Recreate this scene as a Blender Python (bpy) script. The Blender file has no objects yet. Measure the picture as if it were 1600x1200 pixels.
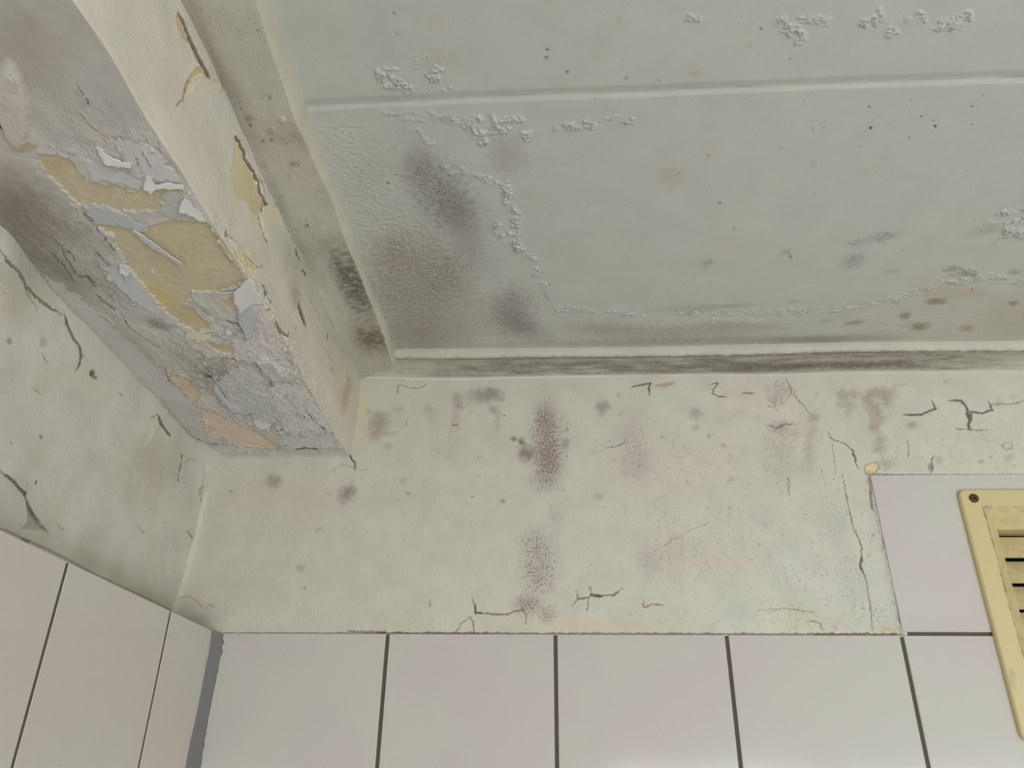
import bpy, bmesh, math, random
import numpy as np
from mathutils import Vector, Euler, geometry

# ------------------------------------------------------------------ camera
sc = bpy.context.scene
FPX = 1241.4
CAM = np.array([0.3399, -0.7285, -0.1269])
ROT = (math.radians(117.3387), math.radians(-0.7029), math.radians(2.9204))
cam_d = bpy.data.cameras.new('camera'); cam_d.sensor_width = 36.0
cam_d.lens = FPX / 1600.0 * 36.0; cam_d.clip_start = 0.01
cam = bpy.data.objects.new('camera', cam_d); sc.collection.objects.link(cam)
cam.location = CAM; cam.rotation_euler = ROT; sc.camera = cam
MROT = np.array(Euler(ROT, 'XYZ').to_matrix())

# ------------------------------------------------------------------ light
world = bpy.data.worlds.new('world'); sc.world = world; world.use_nodes = True
world.node_tree.nodes['Background'].inputs[0].default_value = (0.80, 0.88, 1.0, 1)
world.node_tree.nodes['Background'].inputs[1].default_value = 1.0

ROOM_R, ROOM_F, FLOOR_Z = 1.75, -1.55, -2.10
WIN = (0.42, 1.66, -1.15, -0.01)          # window opening in the wall behind: x0, x1, z0, z1
wl = bpy.data.lights.new('window_daylight', 'AREA'); wl.shape = 'RECTANGLE'
wl.size = WIN[1] - WIN[0]; wl.size_y = WIN[3] - WIN[2]
wl.energy = 23.5; wl.color = (0.90, 0.945, 1.0)
wlo = bpy.data.objects.new('window_daylight', wl); sc.collection.objects.link(wlo)
wlo.location = ((WIN[0]+WIN[1])/2, ROOM_F - 0.07, (WIN[2]+WIN[3])/2)
wlo.rotation_euler = (math.radians(90), 0, 0)

vs = sc.view_settings
sc.display_settings.display_device = 'sRGB'
vs.view_transform = 'Standard'; vs.look = 'None'; vs.gamma = 1.0; vs.use_curve_mapping = False
vs.exposure = 0.0
sc.cycles.max_bounces = 8; sc.cycles.diffuse_bounces = 6
sc.cycles.caustics_reflective = False; sc.cycles.caustics_refractive = False

# ------------------------------------------------------------------ maths helpers
def proj(P):
    q = (P - CAM) @ MROT
    return np.stack([800 + FPX*q[..., 0]/-q[..., 2], 600 - FPX*q[..., 1]/-q[..., 2]], -1)
def onto(px, axis, val):
    """point where the sight line of a photo pixel meets the plane axis = val"""
    px = np.atleast_2d(np.array(px, float))
    d = np.stack([(px[:, 0]-800)/FPX, (600-px[:, 1])/FPX, -np.ones(len(px))], -1) @ MROT.T
    t = (val - CAM[axis]) / d[:, axis]
    return CAM + d*t[:, None]
def lin(c):
    c = np.array(c, float)/255.0
    return np.where(c < 0.04045, c/12.92, ((c+0.055)/1.055)**2.4)
def sm(a, b, x):
    t = np.clip((x-a)/(b-a), 0, 1); return t*t*(3-2*t)
def _hash(ix, iy, seed):
    h = (ix.astype(np.int64)*374761393 + iy.astype(np.int64)*668265263 + seed*974634777) & 0xffffffff
    h = ((h ^ (h >> 13))*1274126177) & 0xffffffff
    return (h ^ (h >> 16)) & 0xffff
def perlin(x, y, seed=0):
    ix = np.floor(x); iy = np.floor(y); fx = x-ix; fy = y-iy
    def g(dx, dy):
        a = _hash(ix+dx, iy+dy, seed)*(2*np.pi/65536)
        return np.cos(a)*(fx-dx)+np.sin(a)*(fy-dy)
    u = fx*fx*fx*(fx*(fx*6-15)+10); v = fy*fy*fy*(fy*(fy*6-15)+10)
    a = g(0, 0)*(1-u)+g(1, 0)*u; b = g(0, 1)*(1-u)+g(1, 1)*u
    return 1.5*(a*(1-v)+b*v)
def fbm(x, y, seed=0, o=4):
    s = 0; a = 1.0; t = 0
    for i in range(o):
        s = s+a*perlin(x*2**i, y*2**i, seed+i*17); t += a; a *= 0.5
    return s/t*1.6
def catmull(pts, n=6):
    pts = [np.array(p, float) for p in pts]; P = [2*pts[0]-pts[1]]+pts+[2*pts[-1]-pts[-2]]; out = []
    for i in range(1, len(P)-2):
        for k in range(n):
            t = k/n
            out.append(0.5*((2*P[i])+(-P[i-1]+P[i+1])*t+(2*P[i-1]-5*P[i]+4*P[i+1]-P[i+2])*t*t+(-P[i-1]+3*P[i]-3*P[i+1]+P[i+2])*t**3))
    out.append(P[-2]); return np.array(out)

# ------------------------------------------------------------------ object helpers
COL = sc.collection
def tag(o, label=None, cat=None, kind=None, group=None):
    if label: o['label'] = label
    if cat: o['category'] = cat
    if kind: o['kind'] = kind
    if group: o['group'] = group
    return o
def mesh_obj(name, verts, faces, mat, parent=None, smooth=True):
    me = bpy.data.meshes.new(name)
    me.from_pydata([tuple(v) for v in verts], [], faces); me.update()
    if smooth: me.shade_smooth()
    me.materials.append(mat)
    o = bpy.data.objects.new(name, me); COL.objects.link(o)
    if parent: o.parent = parent
    return o
def bm_obj(name, bm, mat, parent=None, smooth=False):
    me = bpy.data.meshes.new(name); bmesh.ops.recalc_face_normals(bm, faces=bm.faces)
    bm.to_mesh(me); bm.free()
    if smooth: me.shade_smooth()
    me.materials.append(mat)
    o = bpy.data.objects.new(name, me); COL.objects.link(o)
    if parent: o.parent = parent
    return o
def add_box(bm, x0, x1, y0, y1, z0, z1, bev=0.0, seg=2):
    r = bmesh.ops.create_cube(bm, size=1.0)
    for v in r['verts']:
        v.co = Vector(((x0+x1)/2+v.co.x*(x1-x0), (y0+y1)/2+v.co.y*(y1-y0), (z0+z1)/2+v.co.z*(z1-z0)))
    if bev:
        es = set(e for v in r['verts'] for e in v.link_edges)
        bmesh.ops.bevel(bm, geom=list(es), offset=bev, segments=seg, affect='EDGES', profile=0.6)
def empty(name, loc=(0, 0, 0)):
    o = bpy.data.objects.new(name, None); o.empty_display_size = 0.05
    COL.objects.link(o); o.location = loc; return o

# ------------------------------------------------------------------ materials
def new_mat(name):
    m = bpy.data.materials.new(name); m.use_nodes = True; nt = m.node_tree
    return m, nt, nt.nodes['Principled BSDF']
def node(nt, typ, **kw):
    n = nt.nodes.new(typ)
    for k, v in kw.items():
        if k in n.inputs.keys(): n.inputs[k].default_value = v
        else: setattr(n, k, v)
    return n
def paint_mat(name, rough=0.62, bump=0.25, fine=420.0, mould=(96, 86, 78), spec=0.35, mottle=0.08):
    """old paint: pigment comes from the surface's own attribute, mould speckle and brush grain from noise"""
    m, nt, b = new_mat(name); L = nt.links.new
    at = node(nt, 'ShaderNodeAttribute', attribute_name='pigment')
    sp = node(nt, 'ShaderNodeAttribute', attribute_name='mould')
    tc = node(nt, 'ShaderNodeTexCoord')
    n1 = node(nt, 'ShaderNodeTexNoise', Scale=620.0, Detail=3.0, Roughness=0.65)
    n2 = node(nt, 'ShaderNodeTexNoise', Scale=35.0, Detail=5.0, Roughness=0.6)
    n3 = node(nt, 'ShaderNodeTexNoise', Scale=fine, Detail=4.0, Roughness=0.6)
    for n in (n1, n2, n3): L(tc.outputs['Object'], n.inputs['Vector'])
    # speckle: noise > threshold that falls with the mould density
    th = node(nt, 'ShaderNodeMath', operation='MULTIPLY_ADD'); th.inputs[1].default_value = -0.30; th.inputs[2].default_value = 0.70
    L(sp.outputs['Fac'], th.inputs[0])
    su = node(nt, 'ShaderNodeMath', operation='SUBTRACT'); L(n1.outputs['Fac'], su.inputs[0]); L(th.outputs[0], su.inputs[1])
    mu = node(nt, 'ShaderNodeMath', operation='MULTIPLY', use_clamp=True); mu.inputs[1].default_value = 11.0; L(su.outputs[0], mu.inputs[0])
    pr = node(nt, 'ShaderNodeMath', operation='MULTIPLY', use_clamp=True); pr.inputs[1].default_value = 6.0; L(sp.outputs['Fac'], pr.inputs[0])
    m2 = node(nt, 'ShaderNodeMath', operation='MULTIPLY', use_clamp=True); L(mu.outputs[0], m2.inputs[0]); L(pr.outputs[0], m2.inputs[1])
    m3 = node(nt, 'ShaderNodeMath', operation='MULTIPLY', use_clamp=True); m3.inputs[1].default_value = 0.62; L(m2.outputs[0], m3.inputs[0])
    # gentle mottling of the paint
    mr = node(nt, 'ShaderNodeMapRange'); mr.inputs['From Min'].default_value = 0.3; mr.inputs['From Max'].default_value = 0.7
    mr.inputs['To Min'].default_value = 1-mottle; mr.inputs['To Max'].default_value = 1+mottle*0.5
    L(n2.outputs['Fac'], mr.inputs['Value'])
    vm = node(nt, 'ShaderNodeVectorMath', operation='SCALE'); L(at.outputs['Color'], vm.inputs[0]); L(mr.outputs[0], vm.inputs['Scale'])
    mx = node(nt, 'ShaderNodeMix', data_type='RGBA'); mc = lin(mould)
    mx.inputs[7].default_value = (*[float(v) for v in mc], 1)
    L(m3.outputs[0], mx.inputs[0]); L(vm.outputs[0], mx.inputs[6]); L(mx.outputs[2], b.inputs['Base Color'])
    bp = node(nt, 'ShaderNodeBump'); bp.inputs['Strength'].default_value = bump; bp.inputs['Distance'].default_value = 0.0006
    L(n3.outputs['Fac'], bp.inputs['Height']); L(bp.outputs[0], b.inputs['Normal'])
    b.inputs['Roughness'].default_value = rough; b.inputs['Specular IOR Level'].default_value = spec
    return m
def plain_mat(name, col, rough=0.5, spec=0.5, bump=0.0, scale=200.0, vary=0.06, coat=0.0, metallic=0.0, k=1.0):
    m, nt, b = new_mat(name); L = nt.links.new
    tc = node(nt, 'ShaderNodeTexCoord'); n = node(nt, 'ShaderNodeTexNoise', Scale=scale, Detail=4.0)
    L(tc.outputs['Object'], n.inputs['Vector'])
    c = lin(col)*k; mx = node(nt, 'ShaderNodeMix', data_type='RGBA')
    mx.inputs[6].default_value = (*[float(v) for v in c*(1-vary)], 1); mx.inputs[7].default_value = (*[float(min(1, v)) for v in c*(1+vary)], 1)
    L(n.outputs['Fac'], mx.inputs[0]); L(mx.outputs[2], b.inputs['Base Color'])
    b.inputs['Roughness'].default_value = rough; b.inputs['Specular IOR Level'].default_value = spec
    b.inputs['Coat Weight'].default_value = coat; b.inputs['Metallic'].default_value = metallic
    if bump:
        bp = node(nt, 'ShaderNodeBump'); bp.inputs['Strength'].default_value = bump; bp.inputs['Distance'].default_value = 0.0008
        L(n.outputs['Fac'], bp.inputs['Height']); L(bp.outputs[0], b.inputs['Normal'])
    return m

# ------------------------------------------------------------------ painted, peeling surfaces
K = 1.45      # photographed value -> reflectance
class Surf:
    """dense sheet of plaster: P (nu,nv,3) rest points, nrm towards the room, h relief in mm"""
    def __init__(s, P, nrm, mm, base):
        s.shape = P.shape[:2]; s.P = P.reshape(-1, 3)
        s.n = np.broadcast_to(np.array(nrm, float), P.shape).reshape(-1, 3)
        s.mm = mm.reshape(-1, 2)*1000.0
        s.px = proj(s.P); N = len(s.P)
        s.col = np.tile(lin(base), (N, 1)); s.h = np.zeros(N); s.m = np.zeros(N)
        s.base = lin(base)
    def box(s, x0, y0, x1, y1):
        return np.nonzero((s.px[:, 0] > x0) & (s.px[:, 0] < x1) & (s.px[:, 1] > y0) & (s.px[:, 1] < y1))[0]
    def jit(s, i, amp, sc_, seed):
        u = s.mm[i]/sc_
        return s.px[i]+amp*np.stack([fbm(u[:, 0], u[:, 1], seed, 4), fbm(u[:, 0]+31.7, u[:, 1]-12.1, seed+5, 4)], -1)
    def tint(s, i, mask, c, k=1.0):
        s.col[i] = s.col[i]*(1-mask[:, None])+lin(c)*k*mask[:, None]
    def blob(s, cx, cy, rx, ry, c=None, a=0.5, mould=0.0, ang=0.0, jag=0.35, soft=0.6, seed=None, h=0.0, sc_=6.0, gran=0.0):
        seed = int(cx*7+cy*13) if seed is None else seed
        R = max(rx, ry)*1.7+4; i = s.box(cx-R, cy-R, cx+R, cy+R)
        if not len(i): return
        q = s.jit(i, jag*min(rx, ry), sc_, seed)-np.array([cx, cy]); t = math.radians(ang)
        x = q[:, 0]*math.cos(t)+q[:, 1]*math.sin(t); y = -q[:, 0]*math.sin(t)+q[:, 1]*math.cos(t)
        d = np.sqrt((x/rx)**2+(y/ry)**2); w = 1-sm(1-soft, 1+soft*0.6, d)
        if gran:
            g = fbm(s.mm[i, 0]/1.6, s.mm[i, 1]/1.6, seed+3, 3); w = w*np.clip(1-gran+gran*(0.5+1.6*g)*1.3, 0, 1.3); w = np.clip(w, 0, 1)
        if c is not None: s.tint(i, w*a, c)
        if mould: s.m[i] = np.maximum(s.m[i], w*mould)
        if h: s.h[i] += h*w
    def dist_poly(s, i, P, pts, closed=True):
        pts = np.array(pts, float); n = len(pts); best = np.full(len(i), 1e9); side = np.zeros(len(i)); along = np.zeros(len(i))
        inside = np.zeros(len(i), bool); acc = 0.0
        for k in range(n if closed else n-1):
            a = pts[k]; b = pts[(k+1) % n]; d = b-a; L2 = d@d+1e-9; L = math.sqrt(L2)
            t = np.clip(((P-a)@d)/L2, 0, 1); r = P-(a+t[:, None]*d); dd = np.hypot(r[:, 0], r[:, 1])
            cr = d[0]*(P[:, 1]-a[1])-d[1]*(P[:, 0]-a[0]); u = dd < best
            best = np.where(u, dd, best); side = np.where(u, np.sign(cr), side); along = np.where(u, acc+t*L, along); acc += L
            if closed:
                c = ((a[1] > P[:, 1]) != (b[1] > P[:, 1])) & (P[:, 0] < (b[0]-a[0])*(P[:, 1]-a[1])/((b[1]-a[1]) if b[1] != a[1] else 1e-9)+a[0])
                inside ^= c
        return best, side, along/acc, inside
    def patch(s, pts, c=None, a=1.0, jag=3.0, soft=1.0, depth=0.0, lip=0.0, lipw=8.0, seed=1, sc_=5.0, edge=None, mould=None, grain=0.0, edge_a=0.6):
        """area where the top coat has come off: ragged outline, lower by depth mm, its rim curled up by lip mm"""
        p = np.array(pts, float); x0, y0 = p.min(0)-25; x1, y1 = p.max(0)+25; i = s.box(x0, y0, x1, y1)
        if not len(i): return
        q = s.jit(i, jag, sc_, seed); d, _, _, ins = s.dist_poly(i, q, pts); sd = np.where(ins, -d, d)
        w = 1-sm(-soft*1.5, soft*1.5, sd)
        if c is not None:
            cc = lin(c)[None]*(1+grain*fbm(s.mm[i, 0]/4, s.mm[i, 1]/4, seed+9, 4))[:, None]
            s.col[i] = s.col[i]*(1-(w*a)[:, None])+cc*(w*a)[:, None]
        if mould is not None: s.m[i] = s.m[i]*(1-w)+mould*w
        s.h[i] = s.h[i]*(1-w*0.75)-depth*w
        if lip:
            v = 0.5+0.5*np.clip(1.6*fbm(s.mm[i, 0]/7, s.mm[i, 1]/7, seed+4, 2), -1, 1)
            s.h[i] += np.where(ins, 0, .5*lip*v*np.exp(-d/lipw))*(1-w)
        if edge is not None:
            e = np.where(ins, 0, 1)*np.exp(-(d/2.4)**2); s.tint(i, e*edge_a, edge)
    def crack(s, pts, w=1.2, c=(70, 64, 54), a=0.9, jag=2.0, depth=0.5, lift=0.0, liftw=14.0, side=1, seed=2, taper=True, curve=False, sc_=4.0):
        if curve: pts = catmull(pts)
        p = np.array(pts, float); M = 10+liftw*3; x0, y0 = p.min(0)-M; x1, y1 = p.max(0)+M; i = s.box(x0, y0, x1, y1)
        if not len(i): return
        q = s.jit(i, jag, sc_, seed); d, sd, al, _ = s.dist_poly(i, q, pts, closed=False)
        tp = sm(0, 0.15, al)*sm(1, 0.85, al) if taper else np.ones(len(i))
        # ends: points beyond the ends clamp to al = 0 or 1 and fade out
        wd = 0.78*w*(0.35+0.65*tp)*(0.75+0.5*np.abs(fbm(s.mm[i, 0]/5, s.mm[i, 1]/5, seed+2, 2)))
        k = 1-sm(wd*0.55, wd*1.25+0.35, d)
        s.tint(i, k*a*.92, c); s.h[i] -= depth*k
        if lift: s.h[i] += np.where(sd*side > 0, lift*np.exp(-d/liftw)*tp, 0)
    def flaky(s, i, mask, amp=0.6, sc_=(3.0, 3.0), seed=5, steps=3.0, dark=0.15, light=0.1, tone=0.0):
        """small lifted chips: terraced noise"""
        u = s.mm[i, 0]/sc_[0]; v = s.mm[i, 1]/sc_[1]
        f = fbm(u, v, seed, 5)*steps+0.4*perlin(u*3, v*3, seed+8); fl = np.floor(f); fr = f-fl
        t = fl+sm(0.0, 0.16, fr); chip = (fr*0.7)       # each chip tilts up towards its broken edge
        s.h[i] += mask*amp*(t-chip*0.9)/steps
        if tone: s.col[i] *= (1+tone*mask*(_hash(fl, fl*0+3, seed)/32768.0-1))[:, None]
        e = np.exp(-(fr/0.10)**2); s.col[i] *= (1-(mask*dark*e)[:, None]*2.2)
        e2 = np.exp(-((1-fr)/0.16)**2); s.col[i] *= (1+(mask*light*e2)[:, None])
    def bumps(s, pts, r, amp=0.9, seed=7, sc_=3.0, white=0.10, col=(192, 190, 182)):
        """blistered paint strung along a line"""
        p = np.array(pts, float); R = r*2.2; x0, y0 = p.min(0)-R; x1, y1 = p.max(0)+R; i = s.box(x0, y0, x1, y1)
        if not len(i): return
        q = s.jit(i, r*0.5, 9.0, seed); d, _, _, _ = s.dist_poly(i, q, pts, closed=False) if len(p) > 1 else (np.hypot(*(q-p[0]).T), 0, 0, 0)
        w = 1-sm(0.45*r, 1.1*r, d)
        g = fbm(s.mm[i, 0]/10, s.mm[i, 1]/10, seed+11, 2); w = w*sm(-0.25, 0.35, g+0.1)
        n = perlin(s.mm[i, 0]/sc_, s.mm[i, 1]/sc_, seed)+0.5*perlin(s.mm[i, 0]/sc_*2.1, s.mm[i, 1]/sc_*2.1, seed+1)
        s.h[i] += w*amp*1.35*np.clip(1-np.abs(n)*2.0, 0, 1)**1.2
        s.tint(i, w*white*np.clip(1-np.abs(n)*2.2, 0, 1)*3, col)  # crests whitened in the pigment, standing for light that falls on them
    def spots(s, n, x0, y0, x1, y1, r=(0.8, 2.2), c=(96, 90, 80), a=0.7, seed=0):
        rg = random.Random(seed)
        for k in range(n):
            rr = r[0]+(r[1]-r[0])*rg.random()**2.5
            s.blob(rg.uniform(x0, x1), rg.uniform(y0, y1), rr, rr*rg.uniform(.7, 1.1), c, a*rg.uniform(.4, 1), jag=0.3, soft=0.7, seed=k)
    def build(s, name, mat, parent=None, flip=False, keep=None):
        V = s.P+s.n*(s.h/1000.0)[:, None]
        nu, nv = s.shape; I = np.arange(nu*nv).reshape(nu, nv)
        F = np.stack([I[:-1, :-1], I[1:, :-1], I[1:, 1:], I[:-1, 1:]], -1).reshape(-1, 4)
        if keep is not None:
            kf = keep[F].all(1); F = F[kf]
        if flip: F = F[:, ::-1]
        me = bpy.data.meshes.new(name); me.vertices.add(len(V)); me.vertices.foreach_set('co', V.astype(np.float32).ravel())
        me.loops.add(F.size); me.loops.foreach_set('vertex_index', F.astype(np.int32).ravel())
        me.polygons.add(len(F)); me.polygons.foreach_set('loop_start', (np.arange(len(F))*4).astype(np.int32))
        me.update(calc_edges=True); me.shade_smooth()
        ca = me.attributes.new('pigment', 'FLOAT_COLOR', 'POINT')
        rgba = np.ones((len(V), 4), np.float32); rgba[:, :3] = np.clip(s.col*K, 0, 0.92)
        ca.data.foreach_set('color', rgba.ravel())
        ma = me.attributes.new('mould', 'FLOAT', 'POINT'); ma.data.foreach_set('value', s.m.astype(np.float32))
        me.materials.append(mat)
        o = bpy.data.objects.new(name, me); COL.objects.link(o)
        if parent: o.parent = parent
        return o

def ruled(A, B, nu, nv):
    """sheet between two polylines given as (nu,3) arrays"""
    t = np.linspace(0, 1, nv)[None, :, None]
    return A[:, None, :]*(1-t)+B[:, None, :]*t
def along(pts3, axis, vals):
    """polyline resampled at given coordinates of one axis, straight beyond its ends"""
    p = pts3[np.argsort(pts3[:, axis])]; out = np.zeros((len(vals), 3))
    for k in range(3):
        y = np.interp(vals, p[:, axis], p[:, k])
        lo = vals < p[0, axis]; hi = vals > p[-1, axis]
        j = min(3, len(p)-1)
        s0 = (p[j, k]-p[0, k])/(p[j, axis]-p[0, axis]); s1 = (p[-1, k]-p[-1-j, k])/(p[-1, axis]-p[-1-j, axis])
        y = np.where(lo, p[0, k]+(vals-p[0, axis])*s0, y); y = np.where(hi, p[-1, k]+(vals-p[-1, axis])*s1, y); out[:, k] = y
    out[:, axis] = vals
    return out

HS, HC, HT, WS, XC, YC, XL = 0.1724, 0.258, 0.2805, 0.1394, 0.1785, 0.0215, 0.034
YP = 0.002                                     # back plaster plane (tiles stand 2 mm proud)
E0 = onto(catmull([(0, 350), (25, 375), (55, 420), (100, 475), (150, 522), (190, 565), (225, 602), (250, 624), (272, 650), (300, 680), (330, 701)]), 2, HS)
E1 = onto(catmull([(114, 0), (175, 92), (225, 180), (275, 255), (330, 345), (390, 440), (447, 535), (480, 600), (512, 660), (542, 705)]), 2, HS)
E2 = onto(catmull([(282, 0), (332, 100), (375, 197), (412, 285), (447, 355), (490, 440), (520, 507), (545, 553), (563, 591)]), 0, WS)
E4 = onto(catmull([(422, 0), (450, 87), (470, 142), (497, 223), (520, 275), (545, 343), (575, 434), (597, 487), (617, 545)]), 2, HT)
E3 = onto(catmull([(397, 0), (425, 80), (445, 130), (465, 190), (490, 240), (520, 315), (540, 375), (565, 430), (588, 490), (607, 545)]), 0, XC)
B0 = onto(catmull([(563, 591), (700, 594), (800, 592), (900, 590), (1050, 588), (1222, 587), (1359, 583), (1600, 582)]), 1, YP)
B2 = onto(catmull([(620, 545), (800, 544), (1050, 541), (1325, 535), (1600, 532)]), 2, HT)
B1 = onto(catmull([(617, 561), (706, 561), (831, 558), (925, 557), (1187, 554), (1325, 551), (1600, 548)]), 1, -YC)
C0 = onto(catmull([(330, 701), (322, 760), (312, 810), (300, 860), (286, 910), (270, 962)]), 1, YP)

M_BACK = paint_mat('aged_cream_wall_paint', rough=0.6, bump=0.30, mould=(104, 84, 80))
M_CEIL = paint_mat('aged_white_ceiling_paint', rough=0.58, bump=0.22, mould=(92, 84, 78), mottle=0.04)
M_SOFF = paint_mat('peeling_layered_paint', rough=0.66, bump=0.35, mould=(92, 82, 70), mottle=0.10)
M_LEFT = paint_mat('aged_side_wall_paint', rough=0.62, bump=0.25, mould=(100, 92, 80))
M_COVE = paint_mat('mouldy_cove_paint', rough=0.64, bump=0.28, mould=(78, 72, 64))

# Y stations: fine inside the picture, coarse towards the wall behind
YF = np.concatenate([np.linspace(YP, -0.56, 1100), np.linspace(-0.565, ROOM_F, 60)])

# ------------------------------------------------------------------ ceiling
xs = np.concatenate([np.linspace(0.0, 0.86, 1050), np.linspace(0.87, ROOM_R, 30)])
ys = np.concatenate([np.linspace(0.01, -0.46, 640), np.linspace(-0.465, ROOM_F, 50)])
X, Y = np.meshgrid(xs, ys, indexing='ij')
c = Surf(np.stack([X, Y, np.full_like(X, HT)], -1), (0, 0, -1), np.stack([X, Y], -1), (166, 167, 160))
A = np.arange(len(c.P))
# board joint: a lapped groove, its far side catching the light
joint = onto([(480, 167), (640, 159), (820, 151), (1040, 143), (1300, 132), (1600, 122)], 2, HT)
yj = np.interp(c.P[:, 0], joint[:, 0], joint[:, 1])+0.0006*perlin(c.mm[:, 0]/30, c.mm[:, 1]*0, 3)
dj = (c.P[:, 1]-yj)*1000       # + towards the back wall
gr = np.where(dj < 0, sm(-7.5, -0.3, dj), 1-sm(0.2, 4.6, dj))
c.h -= 1.25*gr
e = np.exp(-((dj+0.6)/0.55)**2)*np.clip(0.45+fbm(c.mm[:, 0]/25, c.mm[:, 0]*0, 5, 3), 0.1, 1)
c.tint(A, e*0.55, (120, 118, 110))
c.h += 0.35*fbm(c.mm[:, 0]/45, c.mm[:, 1]/45, 2, 3)
c.tint(A, np.clip(fbm(c.mm[:, 0]/110, c.mm[:, 1]/110, 6, 3), 0, 1)*0.35, (172, 168, 160))
# water damaged corner
i = c.box(480, 160, 900, 560)
w = (1-sm(0, 1, np.hypot((c.px[i, 0]-600)/260, (c.px[i, 1]-420)/190)))
c.h[i] += w*0.45*fbm(c.mm[i, 0]/5, c.mm[i, 1]/5, 9, 4); c.m[i] = np.maximum(c.m[i], 0.22*w)
i = c.box(500, 190, 720, 470)
d, _, _, _ = c.dist_poly(i, c.px[i], [(520, 200), (570, 290), (640, 380), (720, 460)], closed=False)
w = (1-sm(18, 62, d)); n = fbm(c.mm[i, 0]/3.2, c.mm[i, 1]/3.2, 12, 3); c.h[i] += w*0.42*n; c.tint(i, w*0.25*np.clip(n, 0, 1), (186, 184, 176))
G = (104, 100, 94)
c.blob(690, 305, 42, 84, G, 0.62, mould=0.70, ang=-38, jag=0.5, soft=0.95, gran=0.35)
c.blob(655, 262, 26, 30, (122, 116, 108), 0.35, mould=0.5, soft=0.9)
c.blob(715, 335, 30, 40, (112, 108, 104), 0.40, mould=0.6, ang=-30, soft=0.9)
c.blob(735, 385, 26, 34, (126, 122, 118), 0.35, mould=0.5, soft=0.9)
c.blob(790, 245, 30, 34, (128, 122, 118), 0.3, mould=0.55, soft=0.9)
c.blob(650, 455, 84, 104, (132, 124, 110), 0.72, mould=0.64, ang=-20, soft=0.8, gran=0.3)
c.blob(620, 395, 36, 36, (138, 130, 118), 0.35, mould=0.55, soft=0.8)
c.blob(660, 525, 70, 28, (134, 127, 114), 0.5, mould=0.5, soft=0.9)
c.blob(700, 425, 34, 50, (132, 124, 116), 0.4, mould=0.62, ang=-35, soft=0.9)
c.blob(798, 486, 38, 40, (116, 102, 98), 0.62, mould=0.66, soft=0.9, gran=0.3)
c.blob(820, 512, 40, 18, (122, 110, 106), 0.5, mould=0.6, ang=20, soft=0.9)
c.blob(745, 415, 50, 30, (150, 148, 144), 0.3, mould=0.50, soft=0.9)
c.blob(730, 500, 60, 40, (150, 146, 140), 0.3, mould=0.45, soft=0.9)
c.blob(570, 285, 40, 60, (150, 148, 142), 0.2, mould=0.30, soft=0.9)
c.blob(1060, 519, 170, 13, (132, 124, 116), 0.50, mould=0.50, ang=-1.5, soft=0.8, gran=0.3, jag=0.6)
c.blob(940, 512, 60, 10, (132, 122, 118), 0.45, mould=0.5, soft=0.8, gran=0.3)
c.blob(1150, 509, 70, 8, (138, 130, 122), 0.4, mould=0.5, soft=0.8, gran=0.3)
c.blob(1120, 532, 330, 7, (124, 117, 106), 0.5, mould=0.45, ang=-1.2, soft=0.8, gran=0.2)
c.blob(1280, 531, 100, 6, (118, 108, 98), 0.5, mould=0.45, ang=-1.5, soft=0.8)
c.blob(1110, 480, 75, 5, (128, 124, 116), 0.5, mould=0.4, ang=-3, soft=0.8, gran=0.4)
c.blob(1480, 500, 190, 40, (162, 154, 138), 0.30, soft=0.95)
c.blob(1590, 505, 60, 46, (146, 136, 118), 0.35, soft=0.95)
c.blob(1470, 455, 45, 14, (156, 146, 124), 0.4, soft=0.9); c.blob(1520, 458, 30, 10, (158, 140, 122), 0.4, soft=0.9)
BR = (116, 102, 84)
for x, y, a, b, k in [(1463, 471, 19, 6, .75), (1415, 493, 10, 6, .7), (1437, 510, 16, 7, .75), (1335, 504, 16, 3.5, .6), (1510, 513, 13, 6, .5),
                      (1583, 474, 9, 4, .7), (1488, 420, 16, 5, .5), (1510, 427, 24, 4, .5), (1395, 424, 14, 3, .3), (1585, 425, 12, 4, .5), (1290, 501, 10, 3, .3), (1240, 471, 10, 3, .3)]:
    c.blob(x, y, a, b, BR if y > 440 else (112, 108, 100), k, ang=-6, jag=0.5, soft=0.8)
for x, y, a, b, k in [(1332, 409, 20, 9, .45), (1380, 370, 24, 8, .45), (1340, 378, 22, 5, .3), (1106, 412, 9, 6, .5), (1228, 395, 12, 7, .35), (1540, 360, 30, 7, .3), (1340, 400, 12, 5, .4)]:
    c.blob(x, y, a, b, (112, 106, 100), k, mould=0.66, ang=-12, jag=0.6, soft=0.9, gran=0.6)
for x, y, r_, k in [(1360, 200, 3.6, .95), (1440, 182, 2.2, .8), (1461, 197, 2.6, .95), (1458, 188, 2, .7), (1518, 166, 2.2, .7), (1518, 195, 2, .6), (1358, 167, 2.6, .6), (855, 78, 3, .8), (853, 90, 3.5, .6), (886, 113, 3.2, .6),
                    (616, 21, 3, .6), (620, 53, 2, .6), (631, 132, 2, .9), (1125, 317, 3, .6), (1189, 45, 3, .6), (1234, 92, 2, .5), (1269, 200, 2, .5), (1287, 200, 2, .5), (1345, 229, 2, .6), (1107, 243, 3, .4),
                    (1147, 357, 2.6, .5), (979, 122, 4, .4), (1030, 125, 2.5, .4), (606, 286, 2.4, .9), (686, 300, 2.2, .8), (1421, 215, 2.4, .5), (1235, 401, 3, .6), (1060, 271, 2, .5), (1519, 452, 1.6, .8), (1220, 231, 2, .6), (1083, 31, 4, .4), (1070, 33, 3, .4)]:
    c.blob(x, y, r_, r_*.85, (74, 66, 60), k, jag=0.4, soft=0.6, h=-0.2)
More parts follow.
